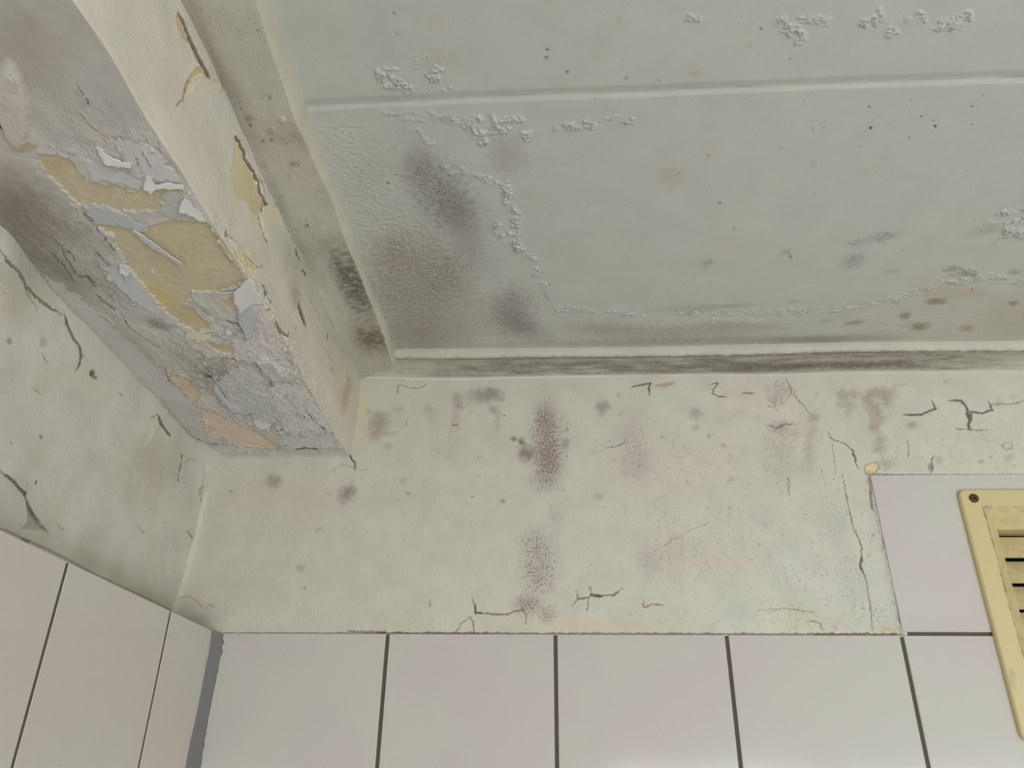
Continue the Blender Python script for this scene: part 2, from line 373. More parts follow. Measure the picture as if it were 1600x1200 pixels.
for x, y, a, b, k in [(1048, 275, 20, 16, .40), (1352, 270, 7, 4, .45), (1271, 258, 9, 8, .25), (965, 32, 5, 8, .45), (857, 1, 5, 4, .5), (934, 50, 4, 10, .35), (1172, 71, 7, 4, .5), (1085, 115, 14, 5, .45), (680, 36, 16, 9, .25), (688, 95, 30, 16, .18), (760, 122, 4, 8, .3), (825, 300, 10, 8, .2), (1110, 230, 14, 10, .15), (930, 90, 20, 12, .15)]:
    c.blob(x, y, a, b, (158, 144, 108) if x != 1271 else (150, 136, 122), k, jag=0.6, soft=0.95)
c.spots(190, 560, 200, 900, 540, (0.7, 1.5), (92, 86, 80), 0.7, 4)
c.spots(120, 900, 180, 1600, 480, (0.7, 1.7), (100, 94, 88), 0.6, 5)
c.spots(50, 480, 0, 1600, 120, (0.7, 1.8), (104, 98, 90), 0.6, 6)
c.spots(60, 490, 140, 1600, 175, (0.8, 2.0), (110, 104, 96), 0.6, 7)
B = c.bumps
B([(594, 112), (602, 128), (625, 132), (640, 138)], 10, 1.6, 21); B([(600, 110), (628, 118)], 9, 1.1, 22); B([(675, 118), (695, 135), (682, 110)], 11, 1.3, 23); B([(650, 100), (668, 92)], 8, .5, 24)
B([(600, 180), (700, 184), (745, 190)], 9, .9, 25, 2.4); B([(735, 195), (752, 216), (765, 208)], 12, 1.9, 26, 4.0); B([(755, 185), (785, 196), (810, 190), (822, 210)], 12, 1.6, 27, 4.0); B([(650, 205), (675, 226)], 8, .8, 28)
B([(870, 198), (915, 196), (950, 190), (985, 186)], 9, 1.2, 29, 2.6)
B([(690, 262), (735, 268), (765, 282), (792, 296)], 8, 1.2, 30); B([(794, 292), (790, 320), (806, 335), (804, 360)], 9, 1.7, 31, 3.4); B([(775, 358), (800, 372), (808, 384)], 12, 1.9, 32, 3.6); B([(808, 388), (835, 405), (845, 425)], 7, 1.1, 33)
B([(838, 430), (852, 450), (862, 462)], 8, 1.0, 34, 2.2); B([(870, 483), (900, 483), (950, 488), (1010, 492)], 6, 1.0, 35, 2.4)
B([(1060, 487), (1150, 488), (1260, 487), (1330, 481), (1400, 466)], 6, 1.0, 36, 2.2); B([(1400, 466), (1440, 458), (1480, 440), (1540, 432), (1600, 440)], 8, 1.2, 37, 2.4); B([(1480, 425), (1510, 422), (1545, 430)], 9, 1.2, 38, 2.6)
B([(1560, 335), (1580, 350), (1600, 340)], 18, 1.5, 39, 2.8); B([(1560, 370), (1600, 362)], 14, 1.2, 40, 2.6); B([(1222, 36), (1236, 46), (1250, 58)], 13, 1.4, 41); B([(1250, 28), (1290, 32)], 10, .9, 42)
B([(1350, 36), (1362, 30)], 9, 1.4, 43); B([(1370, 20), (1378, 45), (1395, 50)], 11, 1.1, 44); B([(1405, 30), (1440, 22)], 7, 1.0, 45); B([(1455, 36), (1480, 42), (1510, 28)], 12, 1.2, 46); B([(1075, 25), (1092, 28)], 8, .8, 47)
B([(1380, 505), (1420, 512), (1380, 515)], 7, .7, 48); B([(1100, 500), (1200, 506)], 6, .5, 49)
i = c.box(560, 488, 1600, 545); c.h[i] += 0.25*fbm(c.mm[i, 0]/14, c.mm[i, 1]/1.6, 19, 3)
# thick old paint sweeping up to the moulding
ex = np.interp(-c.P[:, 1], -E4[::-1, 1][::-1] if E4[0, 1] > E4[-1, 1] else -E4[::-1, 1], E4[::-1, 0] if E4[0, 1] < E4[-1, 1] else E4[:, 0])
c.h += 1.2*np.exp(-np.clip((c.P[:, 0]-ex)*1000, 0, None)/4.0)
ceiling = c.build('ceiling', M_CEIL, flip=True)
tag(ceiling, 'pale grey painted board ceiling with a joint, blisters and grey mould in its corner', 'ceiling', 'structure')

# ------------------------------------------------------------------ cove moulding along the back wall and along the boxed beam
def cavetto(A, Bm, t, k=0.55):
    """blend of straight and hollow quarter curve from wall point A up to lip point Bm; sweep towards the wall side"""
    return t
def cove(name, wall, lip, top, axis, u, mitre, nrm, label, paint):
    nv = 64; nl = 14
    rows = []; nrms = []
    for j in range(nv+nl):
        if j < nv:
            t = j/(nv-1); s_ = math.sin(t*math.pi/2); cs = 1-math.cos(t*math.pi/2); q = 0.6
            th, tv = q*cs+(1-q)*t, q*s_+(1-q)*t        # horizontal, vertical progress
        else:
            t = 1+(j-nv+1)/nl; th, tv = 1, 1
        m = mitre[0]*(1-min(th, 1))+mitre[1]*min(th, 1)
        uu = m+(u)*( (ROOM_R if axis == 0 else ROOM_F)-m)
        a = along(wall, axis, uu); b = along(lip, axis, uu); e_ = along(top, axis, uu)
        r = np.zeros((len(uu), 3)); r[:, axis] = uu; o = 1-axis
        b_o = e_[:, o]
        if j < nv:
            r[:, o] = a[:, o]*(1-th)+b_o*th; r[:, 2] = a[:, 2]*(1-tv)+b[:, 2]*tv
            n_ = np.array(nrm, float)
        else:
            f = t-1; r[:, o] = b_o+(0.0008*math.sin(f*math.pi))*(1 if axis == 1 else -1); r[:, 2] = b[:, 2]*(1-f)+(e_[:, 2]+0.001)*f
            n_ = np.array((0, -1, -.2) if axis == 0 else (1, 0, -.2), float)
        rows.append(r); nrms.append(np.broadcast_to(n_/np.linalg.norm(n_), r.shape))
    P = np.stack(rows, 1); Nn = np.stack(nrms, 1)
    vv = np.broadcast_to((np.arange(nv+nl)*0.0006)[None, :], P.shape[:2])
    s = Surf(P, (0, 0, 1), np.stack([P[..., axis], vv], -1), (178, 174, 160)); s.n = Nn.reshape(-1, 3)
    s.v = np.broadcast_to((np.arange(nv+nl)/(nv-1.0))[None, :], P.shape[:2]).reshape(-1)
    paint(s)
    return s
UB = np.concatenate([np.linspace(0, 0.42, 1000), np.linspace(0.425, 1, 40)])
def paint_back_cove(s):
    A = np.arange(len(s.P)); x, y = s.px[:, 0], s.px[:, 1]; v = s.v
    n = fbm(s.mm[:, 0]/40, s.mm[:, 1]/7, 3, 4); n2 = fbm(s.mm[:, 0]/8, s.mm[:, 1]/4, 4, 3)
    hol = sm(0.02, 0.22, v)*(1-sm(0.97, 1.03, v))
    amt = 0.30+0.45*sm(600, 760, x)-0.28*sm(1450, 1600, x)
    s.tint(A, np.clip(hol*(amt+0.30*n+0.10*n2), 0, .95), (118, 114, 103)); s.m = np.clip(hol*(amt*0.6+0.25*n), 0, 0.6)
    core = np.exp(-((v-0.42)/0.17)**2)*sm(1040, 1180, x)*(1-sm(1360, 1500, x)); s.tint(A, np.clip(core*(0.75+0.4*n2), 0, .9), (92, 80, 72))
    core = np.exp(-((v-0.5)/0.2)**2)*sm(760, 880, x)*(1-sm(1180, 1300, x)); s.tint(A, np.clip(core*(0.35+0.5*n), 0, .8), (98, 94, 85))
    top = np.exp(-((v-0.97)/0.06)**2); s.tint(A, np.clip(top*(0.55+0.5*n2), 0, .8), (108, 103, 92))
    low = np.exp(-((v-0.05)/0.06)**2)*(1-sm(930, 1000, x)); s.tint(A, low*0.5, (190, 190, 184))
    s.blob(1310, 552, 30, 4, (120, 112, 102), 0.4, mould=0.6); s.spots(60, 1180, 533, 1600, 553, (0.7, 1.6), (120, 108, 100), 0.6, 3); s.spots(60, 620, 546, 1180, 562, (0.7, 1.4), (124, 118, 108), 0.6, 4)
    s.h += 0.25*fbm(s.mm[:, 0]/12, s.mm[:, 1]/6, 8, 3)
def paint_left_cove(s):
    A = np.arange(len(s.P)); x, y = s.px[:, 0], s.px[:, 1]; v = s.v
    n = fbm(s.mm[:, 0]/30, s.mm[:, 1]/8, 13, 4); n2 = fbm(s.mm[:, 0]/6, s.mm[:, 1]/5, 14, 3)
    hol = 1-sm(0.96, 1.02, v)
    s.tint(A, hol*0.85, (160, 157, 146))
    s.tint(A, np.clip(np.exp(-((v-0.12)/0.22)**2)*(1-sm(150, 330, y))*(0.65+0.3*n), 0, .9), (134, 124, 108))
    s.tint(A, np.clip(np.exp(-((v-0.15)/0.18)**2)*sm(150, 220, y)*(1-sm(400, 470, y))*(0.6+0.3*n), 0, .9), (136, 134, 120))
    s.tint(A, hol*np.clip(np.exp(-((y-235)/40)**2)*0.35, 0, 1), (168, 152, 136))
    s.m = np.clip(hol*0.28+0.3*n*hol, 0, .6)
    hv = hol*sm(0.40, 0.75, v)*np.exp(-((y-445)/58)**2)
    s.tint(A, np.clip(hv*(0.75+0.7*n2), 0, .85), (96, 93, 82)); s.m = np.maximum(s.m, hv*0.8)
    hv = hol*sm(0.2, 0.7, v)*np.exp(-((y-530)/20)**2); s.tint(A, np.clip(hv*(0.8+0.6*n2), 0, .85), (104, 90, 78)); s.m = np.maximum(s.m, hv*0.7)
    s.blob(424, 203, 7, 6, (150, 146, 136), .6, h=1.0); s.blob(441, 187, 6, 5, (178, 174, 162), .6, h=1.8)
    s.blob(416, 130, 3, 4, (108, 100, 84), .6); s.blob(421, 152, 3, 5, (108, 100, 84), .6); s.blob(388, 186, 7, 6, (112, 106, 94), .5, mould=.6); s.blob(392, 196, 3, 3, (92, 86, 76), .8)
    s.blob(460, 257, 10, 6, (120, 110, 98), .5, mould=.6); s.blob(411, 220, 3, 3, (96, 88, 76), .7); s.blob(424, 218, 3, 3, (96, 88, 76), .7); s.blob(480, 352, 3, 2.5, (84, 76, 66), .8)
    s.spots(90, 380, 80, 600, 560, (0.7, 1.7), (112, 104, 92), 0.6, 11)
    i = s.box(330, 180, 480, 420); d, _, _, _ = s.dist_poly(i, s.px[i], [(365, 180), (400, 255), (430, 320), (470, 390)], closed=False)
    s.h[i] += (1-sm(4, 22, d))*0.7*fbm(s.mm[i, 0]/9, s.mm[i, 1]/1.6, 21, 3)
    s.h += 0.35*fbm(s.mm[:, 0]/14, s.mm[:, 1]/7, 18, 3)
sb = cove('c', B0, B1, B2, 0, UB, (0.1381, XC), (0, -.7, -.7), '', paint_back_cove)
UL = np.concatenate([np.linspace(0, 0.24, 800), np.linspace(0.245, 1, 40)])
sl = cove('c', E2, E3, E4, 1, UL, (-0.0005, -YC), (.7, 0, -.7), '', paint_left_cove)
o = sb.build('trim_1', M_COVE, flip=False)
tag(o, 'cove moulding between back wall and ceiling, hollow blackened by a long band of mould', 'cove moulding', 'structure')
o = sl.build('trim_2', M_COVE, flip=True)
tag(o, 'wide cove moulding along the boxed beam with mottled grey mould near the corner', 'cove moulding', 'structure')

# ------------------------------------------------------------------ back wall plaster
xs = np.concatenate([np.linspace(-0.012, 0.83, 1150), np.linspace(0.84, ROOM_R, 20)]); zs = np.linspace(-0.006, 0.264, 400)
X, Z = np.meshgrid(xs, zs, indexing='ij')
s = Surf(np.stack([X, np.full_like(X, YP), Z], -1), (0, -1, 0), np.stack([X, Z], -1), (178, 175, 161))
A = np.arange(len(s.P)); x, y = s.px[:, 0], s.px[:, 1]
s.h += 0.30*fbm(s.mm[:, 0]/30, s.mm[:, 1]/50, 1, 3)+0.16*fbm(s.mm[:, 0]/2.2, s.mm[:, 1]/5, 2, 4)*(1-0.5*sm(900, 1100, x))
s.tint(A, np.clip(0.5*sm(900, 1350, x)*sm(740, 900, y)+0.25*fbm(s.mm[:, 0]/60, s.mm[:, 1]/60, 3, 3), 0, 1)*0.6, (176, 177, 166))
s.tint(A, np.clip(fbm(s.mm[:, 0]/50, s.mm[:, 1]/50, 4, 3), 0, 1)*0.4, (186, 174, 164))
PK = (128, 110, 106); GY = (122, 118, 110)
for x_, y_, a, b, c_, k, g in [(592, 660, 17, 17, (128, 110, 102), .62, .2), (586, 678, 12, 12, (134, 116, 108), .5, .2), (606, 697, 9, 6, (150, 134, 126), .4, 0), (575, 643, 5, 5, (142, 132, 110), .5, 0), (605, 677, 18, 4, (144, 134, 124), .4, 0),
    (624, 639, 9, 6, (146, 142, 130), .5, 0), (670, 639, 10, 7, (150, 146, 134), .45, 0), (675, 650, 12, 14, (158, 154, 142), .35, 0), (427, 752, 14, 12, (122, 106, 96), .72, .2), (548, 765, 9, 9, PK, .7, .2), (540, 774, 12, 12, PK, .75, .2), (498, 827, 6, 5, (140, 136, 126), .5, 0),
    (361, 768, 3, 3, (120, 110, 98), .7, 0), (515, 772, 5, 5, (150, 146, 136), .4, 0), (586, 762, 6, 4, (152, 138, 128), .4, 0), (762, 618, 24, 11, (112, 108, 104), .68, .2), (770, 612, 14, 8, (118, 116, 112), .5, .2), (740, 622, 22, 12, (146, 134, 128), .4, .2),
    (714, 625, 8, 13, (136, 120, 114), .6, .3), (720, 636, 8, 6, (134, 118, 112), .5, .3), (712, 655, 7, 20, (148, 134, 126), .5, .6), (770, 640, 7, 6, (122, 116, 106), .55, .2), (778, 655, 6, 22, (146, 130, 124), .5, .5), (784, 625, 5, 4, (134, 120, 112), .4, 0),
    (803, 686, 5, 4, (104, 92, 88), .8, 0), (815, 690, 6, 6, (96, 84, 80), .85, 0), (821, 708, 14, 12, (104, 94, 90), .8, .1), (830, 705, 8, 8, (108, 98, 96), .5, .1), (942, 636, 12, 11, (128, 112, 108), .72, .15), (884, 693, 6, 8, (112, 92, 90), .65, .4), (886, 672, 3, 3, (124, 110, 104), .6, 0),
    (786, 783, 5, 4, (112, 104, 98), .7, 0), (738, 776, 2, 2, (92, 84, 76), .8, 0), (638, 771, 3, 3, (118, 112, 104), .7, 0), (788, 649, 2, 2, (100, 92, 84), .8, 0), (630, 751, 6, 5, (146, 142, 132), .5, 0), (935, 776, 9, 6, (134, 130, 124), .55, .2), (927, 706, 9, 8, (154, 148, 140), .35, 0),
    (967, 617, 5, 5, (138, 134, 124), .5, 0), (469, 888, 7, 6, (140, 126, 114), .55, 0), (476, 919, 2, 2, (92, 88, 80), .8, 0), (1087, 646, 11, 9, (128, 118, 110), .62, .2), (1087, 668, 7, 5, (140, 134, 126), .5, 0), (1130, 697, 5, 5, (130, 120, 112), .55, 0), (1034, 683, 4, 3, (120, 114, 106), .6, 0), (1107, 681, 2.5, 4, (112, 102, 94), .6, 0),
    (1140, 794, 5, 4, (132, 130, 120), .6, 0), (1105, 794, 4, 3, (146, 144, 134), .5, 0), (1073, 752, 3, 4, (134, 130, 122), .6, 0), (1143, 748, 5, 4, (152, 138, 130), .5, 0), (1158, 642, 8, 5, (154, 150, 142), .4, 0), (1143, 646, 14, 9, (166, 148, 140), .35, .3), (1128, 660, 10, 8, (170, 152, 144), .3, 0),
    (1218, 612, 18, 16, (122, 98, 96), .50, .75), (1208, 626, 8, 8, (122, 98, 96), .45, .6), (1218, 668, 17, 12, (134, 114, 110), .55, .3), (1240, 675, 16, 8, (152, 134, 128), .4, .5), (1225, 700, 24, 34, (158, 160, 144), .3, .3), (1235, 735, 14, 20, (160, 160, 144), .3, .3),
    (1272, 652, 9, 8, (142, 124, 108), .6, .2), (1272, 672, 7, 8, (140, 122, 112), .5, .4), (1262, 700, 7, 22, (150, 140, 116), .4, .6), (1255, 735, 10, 10, (158, 144, 110), .3, .6), (1318, 618, 12, 9, (134, 116, 94), .70, .2), (1335, 616, 9, 8, (136, 118, 96), .65, .2), (1316, 632, 10, 8, (138, 122, 100), .6, .2), (1330, 634, 10, 7, (138, 120, 100), .6, .2), (1325, 645, 6, 8, (144, 128, 106), .5, .2),
    (1375, 615, 26, 10, (126, 108, 94), .75, .15), (1356, 624, 11, 10, (128, 110, 98), .7, .2), (1386, 628, 8, 10, (128, 112, 96), .65, .2), (1365, 636, 12, 9, (124, 106, 98), .7, .2), (1370, 652, 13, 13, (124, 106, 102), .72, .25), (1366, 668, 9, 10, (122, 104, 100), .7, .3), (1376, 688, 12, 12, (136, 118, 114), .6, .3), (1374, 702, 11, 7, (146, 124, 92), .65, .5), (1345, 640, 60, 40, (170, 164, 142), .35, 0),
    (1424, 664, 9, 6, (134, 116, 94), .65, .2), (1408, 672, 14, 12, (164, 158, 134), .35, .3), (1397, 640, 14, 16, (168, 164, 142), .35, 0), (1561, 628, 9, 8, (150, 148, 140), .55, .2), (1583, 620, 6, 4, (150, 148, 140), .5, .2), (1467, 720, 8, 7, (136, 134, 126), .6, .2), (1533, 721, 5, 3, (132, 130, 122), .7, 0), (1576, 716, 10, 7, (142, 140, 132), .6, .4), (1549, 715, 3, 2, (132, 130, 122), .7, 0),
    (1385, 725, 12, 10, (140, 124, 98), .55, .7), (1478, 597, 4, 3, (132, 124, 112), .6, 0), (1482, 597, 130, 10, (176, 170, 142), .35, 0), (1276, 617, 3, 3, (146, 128, 120), .6, 0)]:
    s.blob(x_, y_, a, b, c_, k, jag=0.45, soft=0.85, gran=g)
# the two mould columns
def column(cx, cy, rx, ry, c_, k, m, seed):
    s.blob(cx, cy, rx*1.15, ry*1.05, c_, min(1, k*1.25), mould=min(.95, m*1.06), jag=0.4, soft=0.8, seed=seed, gran=0.35, sc_=4)
column(855, 690, 24, 62, (142, 122, 120), .50, .82, 1); column(850, 655, 16, 26, (138, 118, 114), .3, .8, 2); column(856, 720, 20, 38, (134, 114, 114), .35, .86, 3)
column(850, 752, 26, 16, (156, 146, 138), .3, .70, 4); column(840, 880, 30, 60, (160, 150, 142), .25, .72, 5); column(835, 850, 22, 26, (150, 142, 134), .2, .74, 6); column(845, 900, 26, 34, (150, 138, 132), .2, .72, 7)
column(824, 945, 20, 16, (138, 116, 112), .55, .66, 8); column(857, 960, 14, 16, (146, 126, 122), .45, .66, 9); column(868, 812, 14, 34, (160, 156, 146), .3, .45, 10); column(700, 705, 24, 40, (176, 170, 158), .2, .35, 11)
column(985, 690, 24, 60, (166, 150, 144), .35, .42, 12); column(1000, 720, 22, 34, (160, 140, 136), .35, .46, 13); column(1215, 715, 28, 50, (158, 154, 140), .25, .5, 14); column(1265, 700, 10, 50, (156, 140, 116), .3, .5, 15)
column(1300, 820, 26, 70, (164, 164, 152), .2, .44, 16); column(1225, 800, 40, 60, (170, 170, 158), .15, .34, 17); column(1330, 900, 24, 60, (164, 162, 148), .2, .46, 18)
s.blob(1130, 820, 260, 120, None, 0, mould=.30, soft=.9); s.blob(1240, 900, 150, 90, None, 0, mould=.36, soft=.9); s.blob(1070, 730, 130, 60, (182, 164, 156), .30, mould=.30, soft=.95); s.blob(1040, 860, 70, 34, (180, 162, 154), .35, mould=.40, ang=-20, soft=.9); s.blob(1110, 880, 70, 12, (184, 162, 156), .4, soft=.9)
s.blob(1010, 880, 18, 30, (150, 146, 136), .3, mould=.5, soft=.9)
s.blob(460, 790, 60, 36, (184, 166, 158), .25, soft=.95); s.blob(390, 770, 36, 30, (184, 168, 160), .2, soft=.95); s.blob(330, 830, 18, 60, (160, 154, 128), .25, soft=.95); s.blob(568, 640, 10, 55, (182, 174, 134), .55, soft=.9)
s.blob(900, 974, 50, 10, (190, 170, 142), .45, soft=.9, mould=.3); s.blob(960, 978, 90, 8, (186, 168, 138), .4, soft=.9); s.blob(1260, 963, 70, 14, (184, 176, 146), .40, soft=.9, mould=.42); s.blob(1385, 982, 20, 8, (172, 160, 118), .5, soft=.9)
s.blob(1180, 620, 60, 30, (188, 170, 160), .3, soft=.95); s.blob(1240, 640, 40, 60, (186, 168, 158), .25, soft=.95)
s.spots(260, 900, 650, 1400, 985, (0.7, 2.0), (112, 108, 98), 0.6, 31); s.spots(120, 340, 700, 900, 985, (0.7, 1.5), (120, 114, 104), 0.5, 32); s.spots(60, 1290, 740, 1380, 960, (1.0, 2.8), (120, 116, 104), 0.6, 33); s.spots(70, 1380, 590, 1600, 740, (0.8, 1.8), (120, 112, 102), 0.5, 34)
# crackle: little branching cracks
def crackle(n, x0, y0, x1, y1, L=14, col=(118, 112, 100), seed=0, w=0.7, a=.7, vert=0.5):
    rg = random.Random(seed)
    for k in range(n):
        px_, py_ = rg.uniform(x0, x1), rg.uniform(y0, y1); an = (math.pi/2 if rg.random() < vert else 0)+rg.uniform(-.6, .6); p = [(px_, py_)]
        for q in range(rg.randint(2, 4)):
            an += rg.uniform(-.8, .8); st = L*rg.uniform(.2, .5); p.append((p[-1][0]+math.cos(an)*st, p[-1][1]+math.sin(an)*st))
        s.crack(p, w=w*rg.uniform(.6, 1.2), c=col, a=a*rg.uniform(.25, .8), jag=1.6, depth=0.1, seed=k)
crackle(50, 940, 640, 1290, 760, 16, (134, 120, 112), 1, vert=.6); crackle(60, 980, 780, 1380, 960, 18, (130, 126, 114), 2, vert=.6); crackle(26, 1010, 830, 1110, 900, 20, (146, 122, 112), 3, vert=.7)
crackle(40, 1180, 940, 1400, 984, 12, (126, 118, 98), 4); crackle(24, 830, 650, 885, 760, 10, (104, 84, 82), 5, vert=.8); crackle(22, 1000, 940, 1180, 984, 12, (136, 126, 112), 6); crackle(18, 1195, 595, 1240, 635, 12, (100, 76, 76), 7, w=1.0); crackle(14, 1195, 655, 1250, 690, 12, (104, 80, 80), 8, w=.9)
crackle(26, 1370, 640, 1600, 735, 22, (134, 128, 116), 9, vert=.5); crackle(30, 700, 640, 800, 740, 8, (128, 118, 108), 10); crackle(12, 1360, 700, 1400, 735, 10, (120, 104, 84), 11); crackle(20, 1370, 940, 1405, 985, 9, (120, 114, 100), 12)
DK = (74, 66, 56)
cr = s.crack
cr([(737, 933), (742, 946), (743, 957), (755, 958), (770, 960), (795, 960), (803, 955), (818, 954)], 1.7, (104, 78, 62), jag=1.4, lift=.5, side=-1); cr([(742, 946), (743, 957), (753, 958)], 2.0, (62, 54, 44), jag=1)
cr([(818, 955), (816, 948)], 1.3, (120, 84, 68)); cr([(818, 955), (823, 962), (821, 975)], 1.2, (112, 84, 64)); cr([(736, 963), (739, 975), (740, 988)], 1.1); cr([(736, 963), (722, 972), (712, 988)], .9, (112, 106, 94)); cr([(672, 936), (671, 950)], 1.1, (110, 102, 90))
cr([(895, 946), (903, 935), (918, 935), (925, 928), (940, 931), (958, 930), (967, 924), (973, 918)], 1.7, (104, 72, 58), jag=1.6, lift=.5, side=-1); cr([(922, 928), (928, 931), (940, 932)], 2.2, (66, 50, 40), jag=1); cr([(925, 928), (921, 915)], 1.2, (84, 70, 58)); cr([(919, 935), (918, 955)], 1.3, (84, 70, 58)); cr([(903, 935), (899, 922)], 1, (110, 96, 80))
cr([(1002, 944), (1008, 949), (1018, 944), (1036, 945)], 1.3, (140, 98, 84)); cr([(1004, 936), (1006, 948)], 1.3, (116, 78, 66)); cr([(1262, 970), (1280, 973), (1288, 986)], 1.2, (104, 96, 76)); cr([(1185, 954), (1225, 950), (1275, 957)], 1.0, (148, 128, 96)); 
cr([(1316, 742), (1322, 772), (1332, 820), (1345, 850), (1347, 872), (1344, 884), (1352, 900), (1357, 930), (1361, 955), (1363, 988)], 1.2, (108, 96, 80), jag=1.6); cr([(1346, 868), (1344, 884), (1350, 897)], 2.0, (72, 64, 52), jag=1)
cr([(1293, 673), (1298, 685), (1322, 694), (1332, 706), (1337, 722), (1343, 735)], 1.3, (98, 88, 74), jag=1.6, lift=.4); cr([(1331, 700), (1338, 722)], 1.8, (78, 70, 58), jag=1); cr([(1300, 690), (1306, 740)], .8, (132, 126, 112)); cr([(1228, 590), (1238, 615), (1258, 636), (1266, 648)], 1.1, (116, 104, 90)); cr([(1232, 745), (1233, 775)], 1.0, (104, 98, 86))
cr([(1410, 648), (1438, 648), (1450, 643), (1462, 638), (1459, 632), (1455, 624)], 2.2, (72, 64, 52), jag=1.3, lift=.9, side=-1, depth=.9); cr([(1482, 625), (1500, 626), (1508, 632), (1512, 643), (1535, 645), (1550, 640), (1545, 626)], 2.2, (76, 68, 56), jag=1.3, lift=.9, side=-1, depth=.9)
s.patch([(1508, 644), (1519, 645), (1519, 656), (1515, 662), (1517, 671), (1513, 671), (1511, 662), (1513, 656)], (94, 88, 76), 1, jag=.8, depth=.9); cr([(1494, 669), (1515, 672), (1545, 672)], 1.0, (110, 102, 90)); cr([(1457, 712), (1456, 728), (1455, 742)], 1.6, (104, 96, 82)); s.blob(1454, 730, 5, 7, (112, 106, 96), .7)
cr([(1418, 686), (1420, 700), (1419, 716)], 1.0, (116, 108, 96)); cr([(1545, 632), (1590, 630), (1600, 624)], 1.2, (118, 110, 98)); cr([(1575, 690), (1565, 695), (1570, 703), (1582, 699), (1580, 691)], 1.2, (140, 136, 126)); cr([(1395, 602), (1420, 600)], .8, (140, 132, 112))
s.patch([(1353, 728), (1370, 723), (1373, 731), (1362, 741), (1353, 740)], (190, 176, 138), 1, jag=1.6, depth=.6, edge=(130, 108, 78), edge_a=.7)
cr([(984, 605), (1000, 602), (1016, 599), (1014, 606), (1015, 618)], 2.0, (96, 82, 66), jag=1.2, lift=.9, side=-1); s.patch([(1024, 600), (1055, 596), (1050, 602), (1036, 604), (1025, 604)], (156, 138, 118), .8, jag=1.5, depth=.4); cr([(1108, 600), (1122, 598), (1115, 608), (1113, 614), (1122, 619), (1135, 620)], 1.5, (100, 76, 62), jag=1.2, lift=.5); cr([(1160, 613), (1178, 615)], 1.5, (106, 84, 70))
cr([(622, 601), (621, 616)], 1.8, (132, 124, 112), jag=1.5); cr([(622, 600), (640, 606), (655, 606), (670, 598)], 1.5, (146, 140, 128), jag=1.5, lift=.5); cr([(540, 702), (548, 715), (555, 725), (554, 735)], 2.0, (66, 58, 48), jag=1.2, depth=1, lift=.7); cr([(513, 740), (535, 725), (556, 733), (575, 733)], 1.0, (160, 154, 140), lift=.5)
cr([(705, 664), (716, 664)], 1.2, (112, 98, 90)); cr([(637, 655), (634, 665)], 1.1, (128, 122, 110)); cr([(945, 700), (965, 697), (975, 692), (978, 684)], 1.2, (126, 108, 98), jag=1.5); cr([(1200, 665), (1215, 668), (1240, 660)], 1.5, (112, 86, 84), jag=2); cr([(1030, 855), (1075, 830), (1110, 815)], .8, (146, 138, 124), jag=1.5)
cr([(275, 940), (290, 932), (305, 938), (318, 952)], 1.0, (138, 128, 114), curve=True, jag=1); cr([(320, 955), (325, 945), (335, 948)], .8, (140, 130, 116))
s.blob(305, 948, 22, 14, (172, 154, 142), .35, soft=.9); s.blob(318, 968, 30, 10, (140, 134, 118), .4, soft=.9); s.spots(26, 600, 950, 720, 986, (0.8, 2), (136, 130, 116), .5, 41)
# rusty dark line where plaster meets the tiles
for (p, q, c_, k, w_) in [((350, 989), (760, 990), (112, 94, 80), .75, 1.5), ((590, 989), (1410, 991), (104, 84, 64), .85, 2.0), ((545, 986), (600, 988), (100, 76, 62), .8, 2.2), ((1270, 991), (1400, 991), (108, 86, 52), .8, 2.4)]:
    cr([p, ((p[0]+q[0])/2, (p[1]+q[1])/2), q], w_, c_, k, jag=1.6, depth=.6, taper=False)
cr([(1357, 741), (1450, 742), (1600, 742)], 1.8, (110, 98, 82), .8, jag=1.2, depth=.6, taper=False)
# caulked edge beside the higher tile
i = s.box(1330, 735, 1425, 995); d, _, _, _ = s.dist_poly(i, s.jit(i, 2.0, 8, 77), [(1356, 742), (1375, 826), (1392, 905), (1409, 990)], closed=False)
s.h[i] += 0.9*(1-sm(3, 12, d)); s.tint(i, (1-sm(2.5, 6.5, d))*np.clip(.6+.5*fbm(s.mm[i, 0]/3, s.mm[i, 1]/9, 5, 3), 0, 1)*.7, (138, 136, 128)); s.m[i] = np.maximum(s.m[i], .45*(1-sm(3, 9, d)))
cr([(1357, 743), (1360, 760), (1360, 785), (1364, 800)], 2.2, (112, 88, 68), .85, jag=1.5); cr([(1378, 840), (1385, 862), (1391, 890)], 2.2, (96, 84, 74), .8, jag=1.5); cr([(1395, 900), (1407, 985)], 1.4, (140, 134, 122), .7)
# heavy corner fillet against the side wall
cx = np.interp(s.P[:, 2], C0[::-1, 2], C0[::-1, 0]); dd = (s.P[:, 0]-cx)*1000
s.h += 3.5*np.exp(-np.clip(dd, 0, None)/3.0); s.tint(A, np.exp(-((dd-2)/2.2)**2)*.5*np.clip(.6+fbm(s.mm[:, 1]/12, s.mm[:, 0]/6, 8, 2), 0, 1), (190, 186, 174))
wall_back = s.build('wall_back', M_BACK, flip=False, keep=~((s.P[:, 0] > 0.665) & (s.P[:, 2] < 0.120)))
tag(wall_back, 'cream plastered wall facing the viewer, spotted with mould above white tiles', 'wall', 'structure')

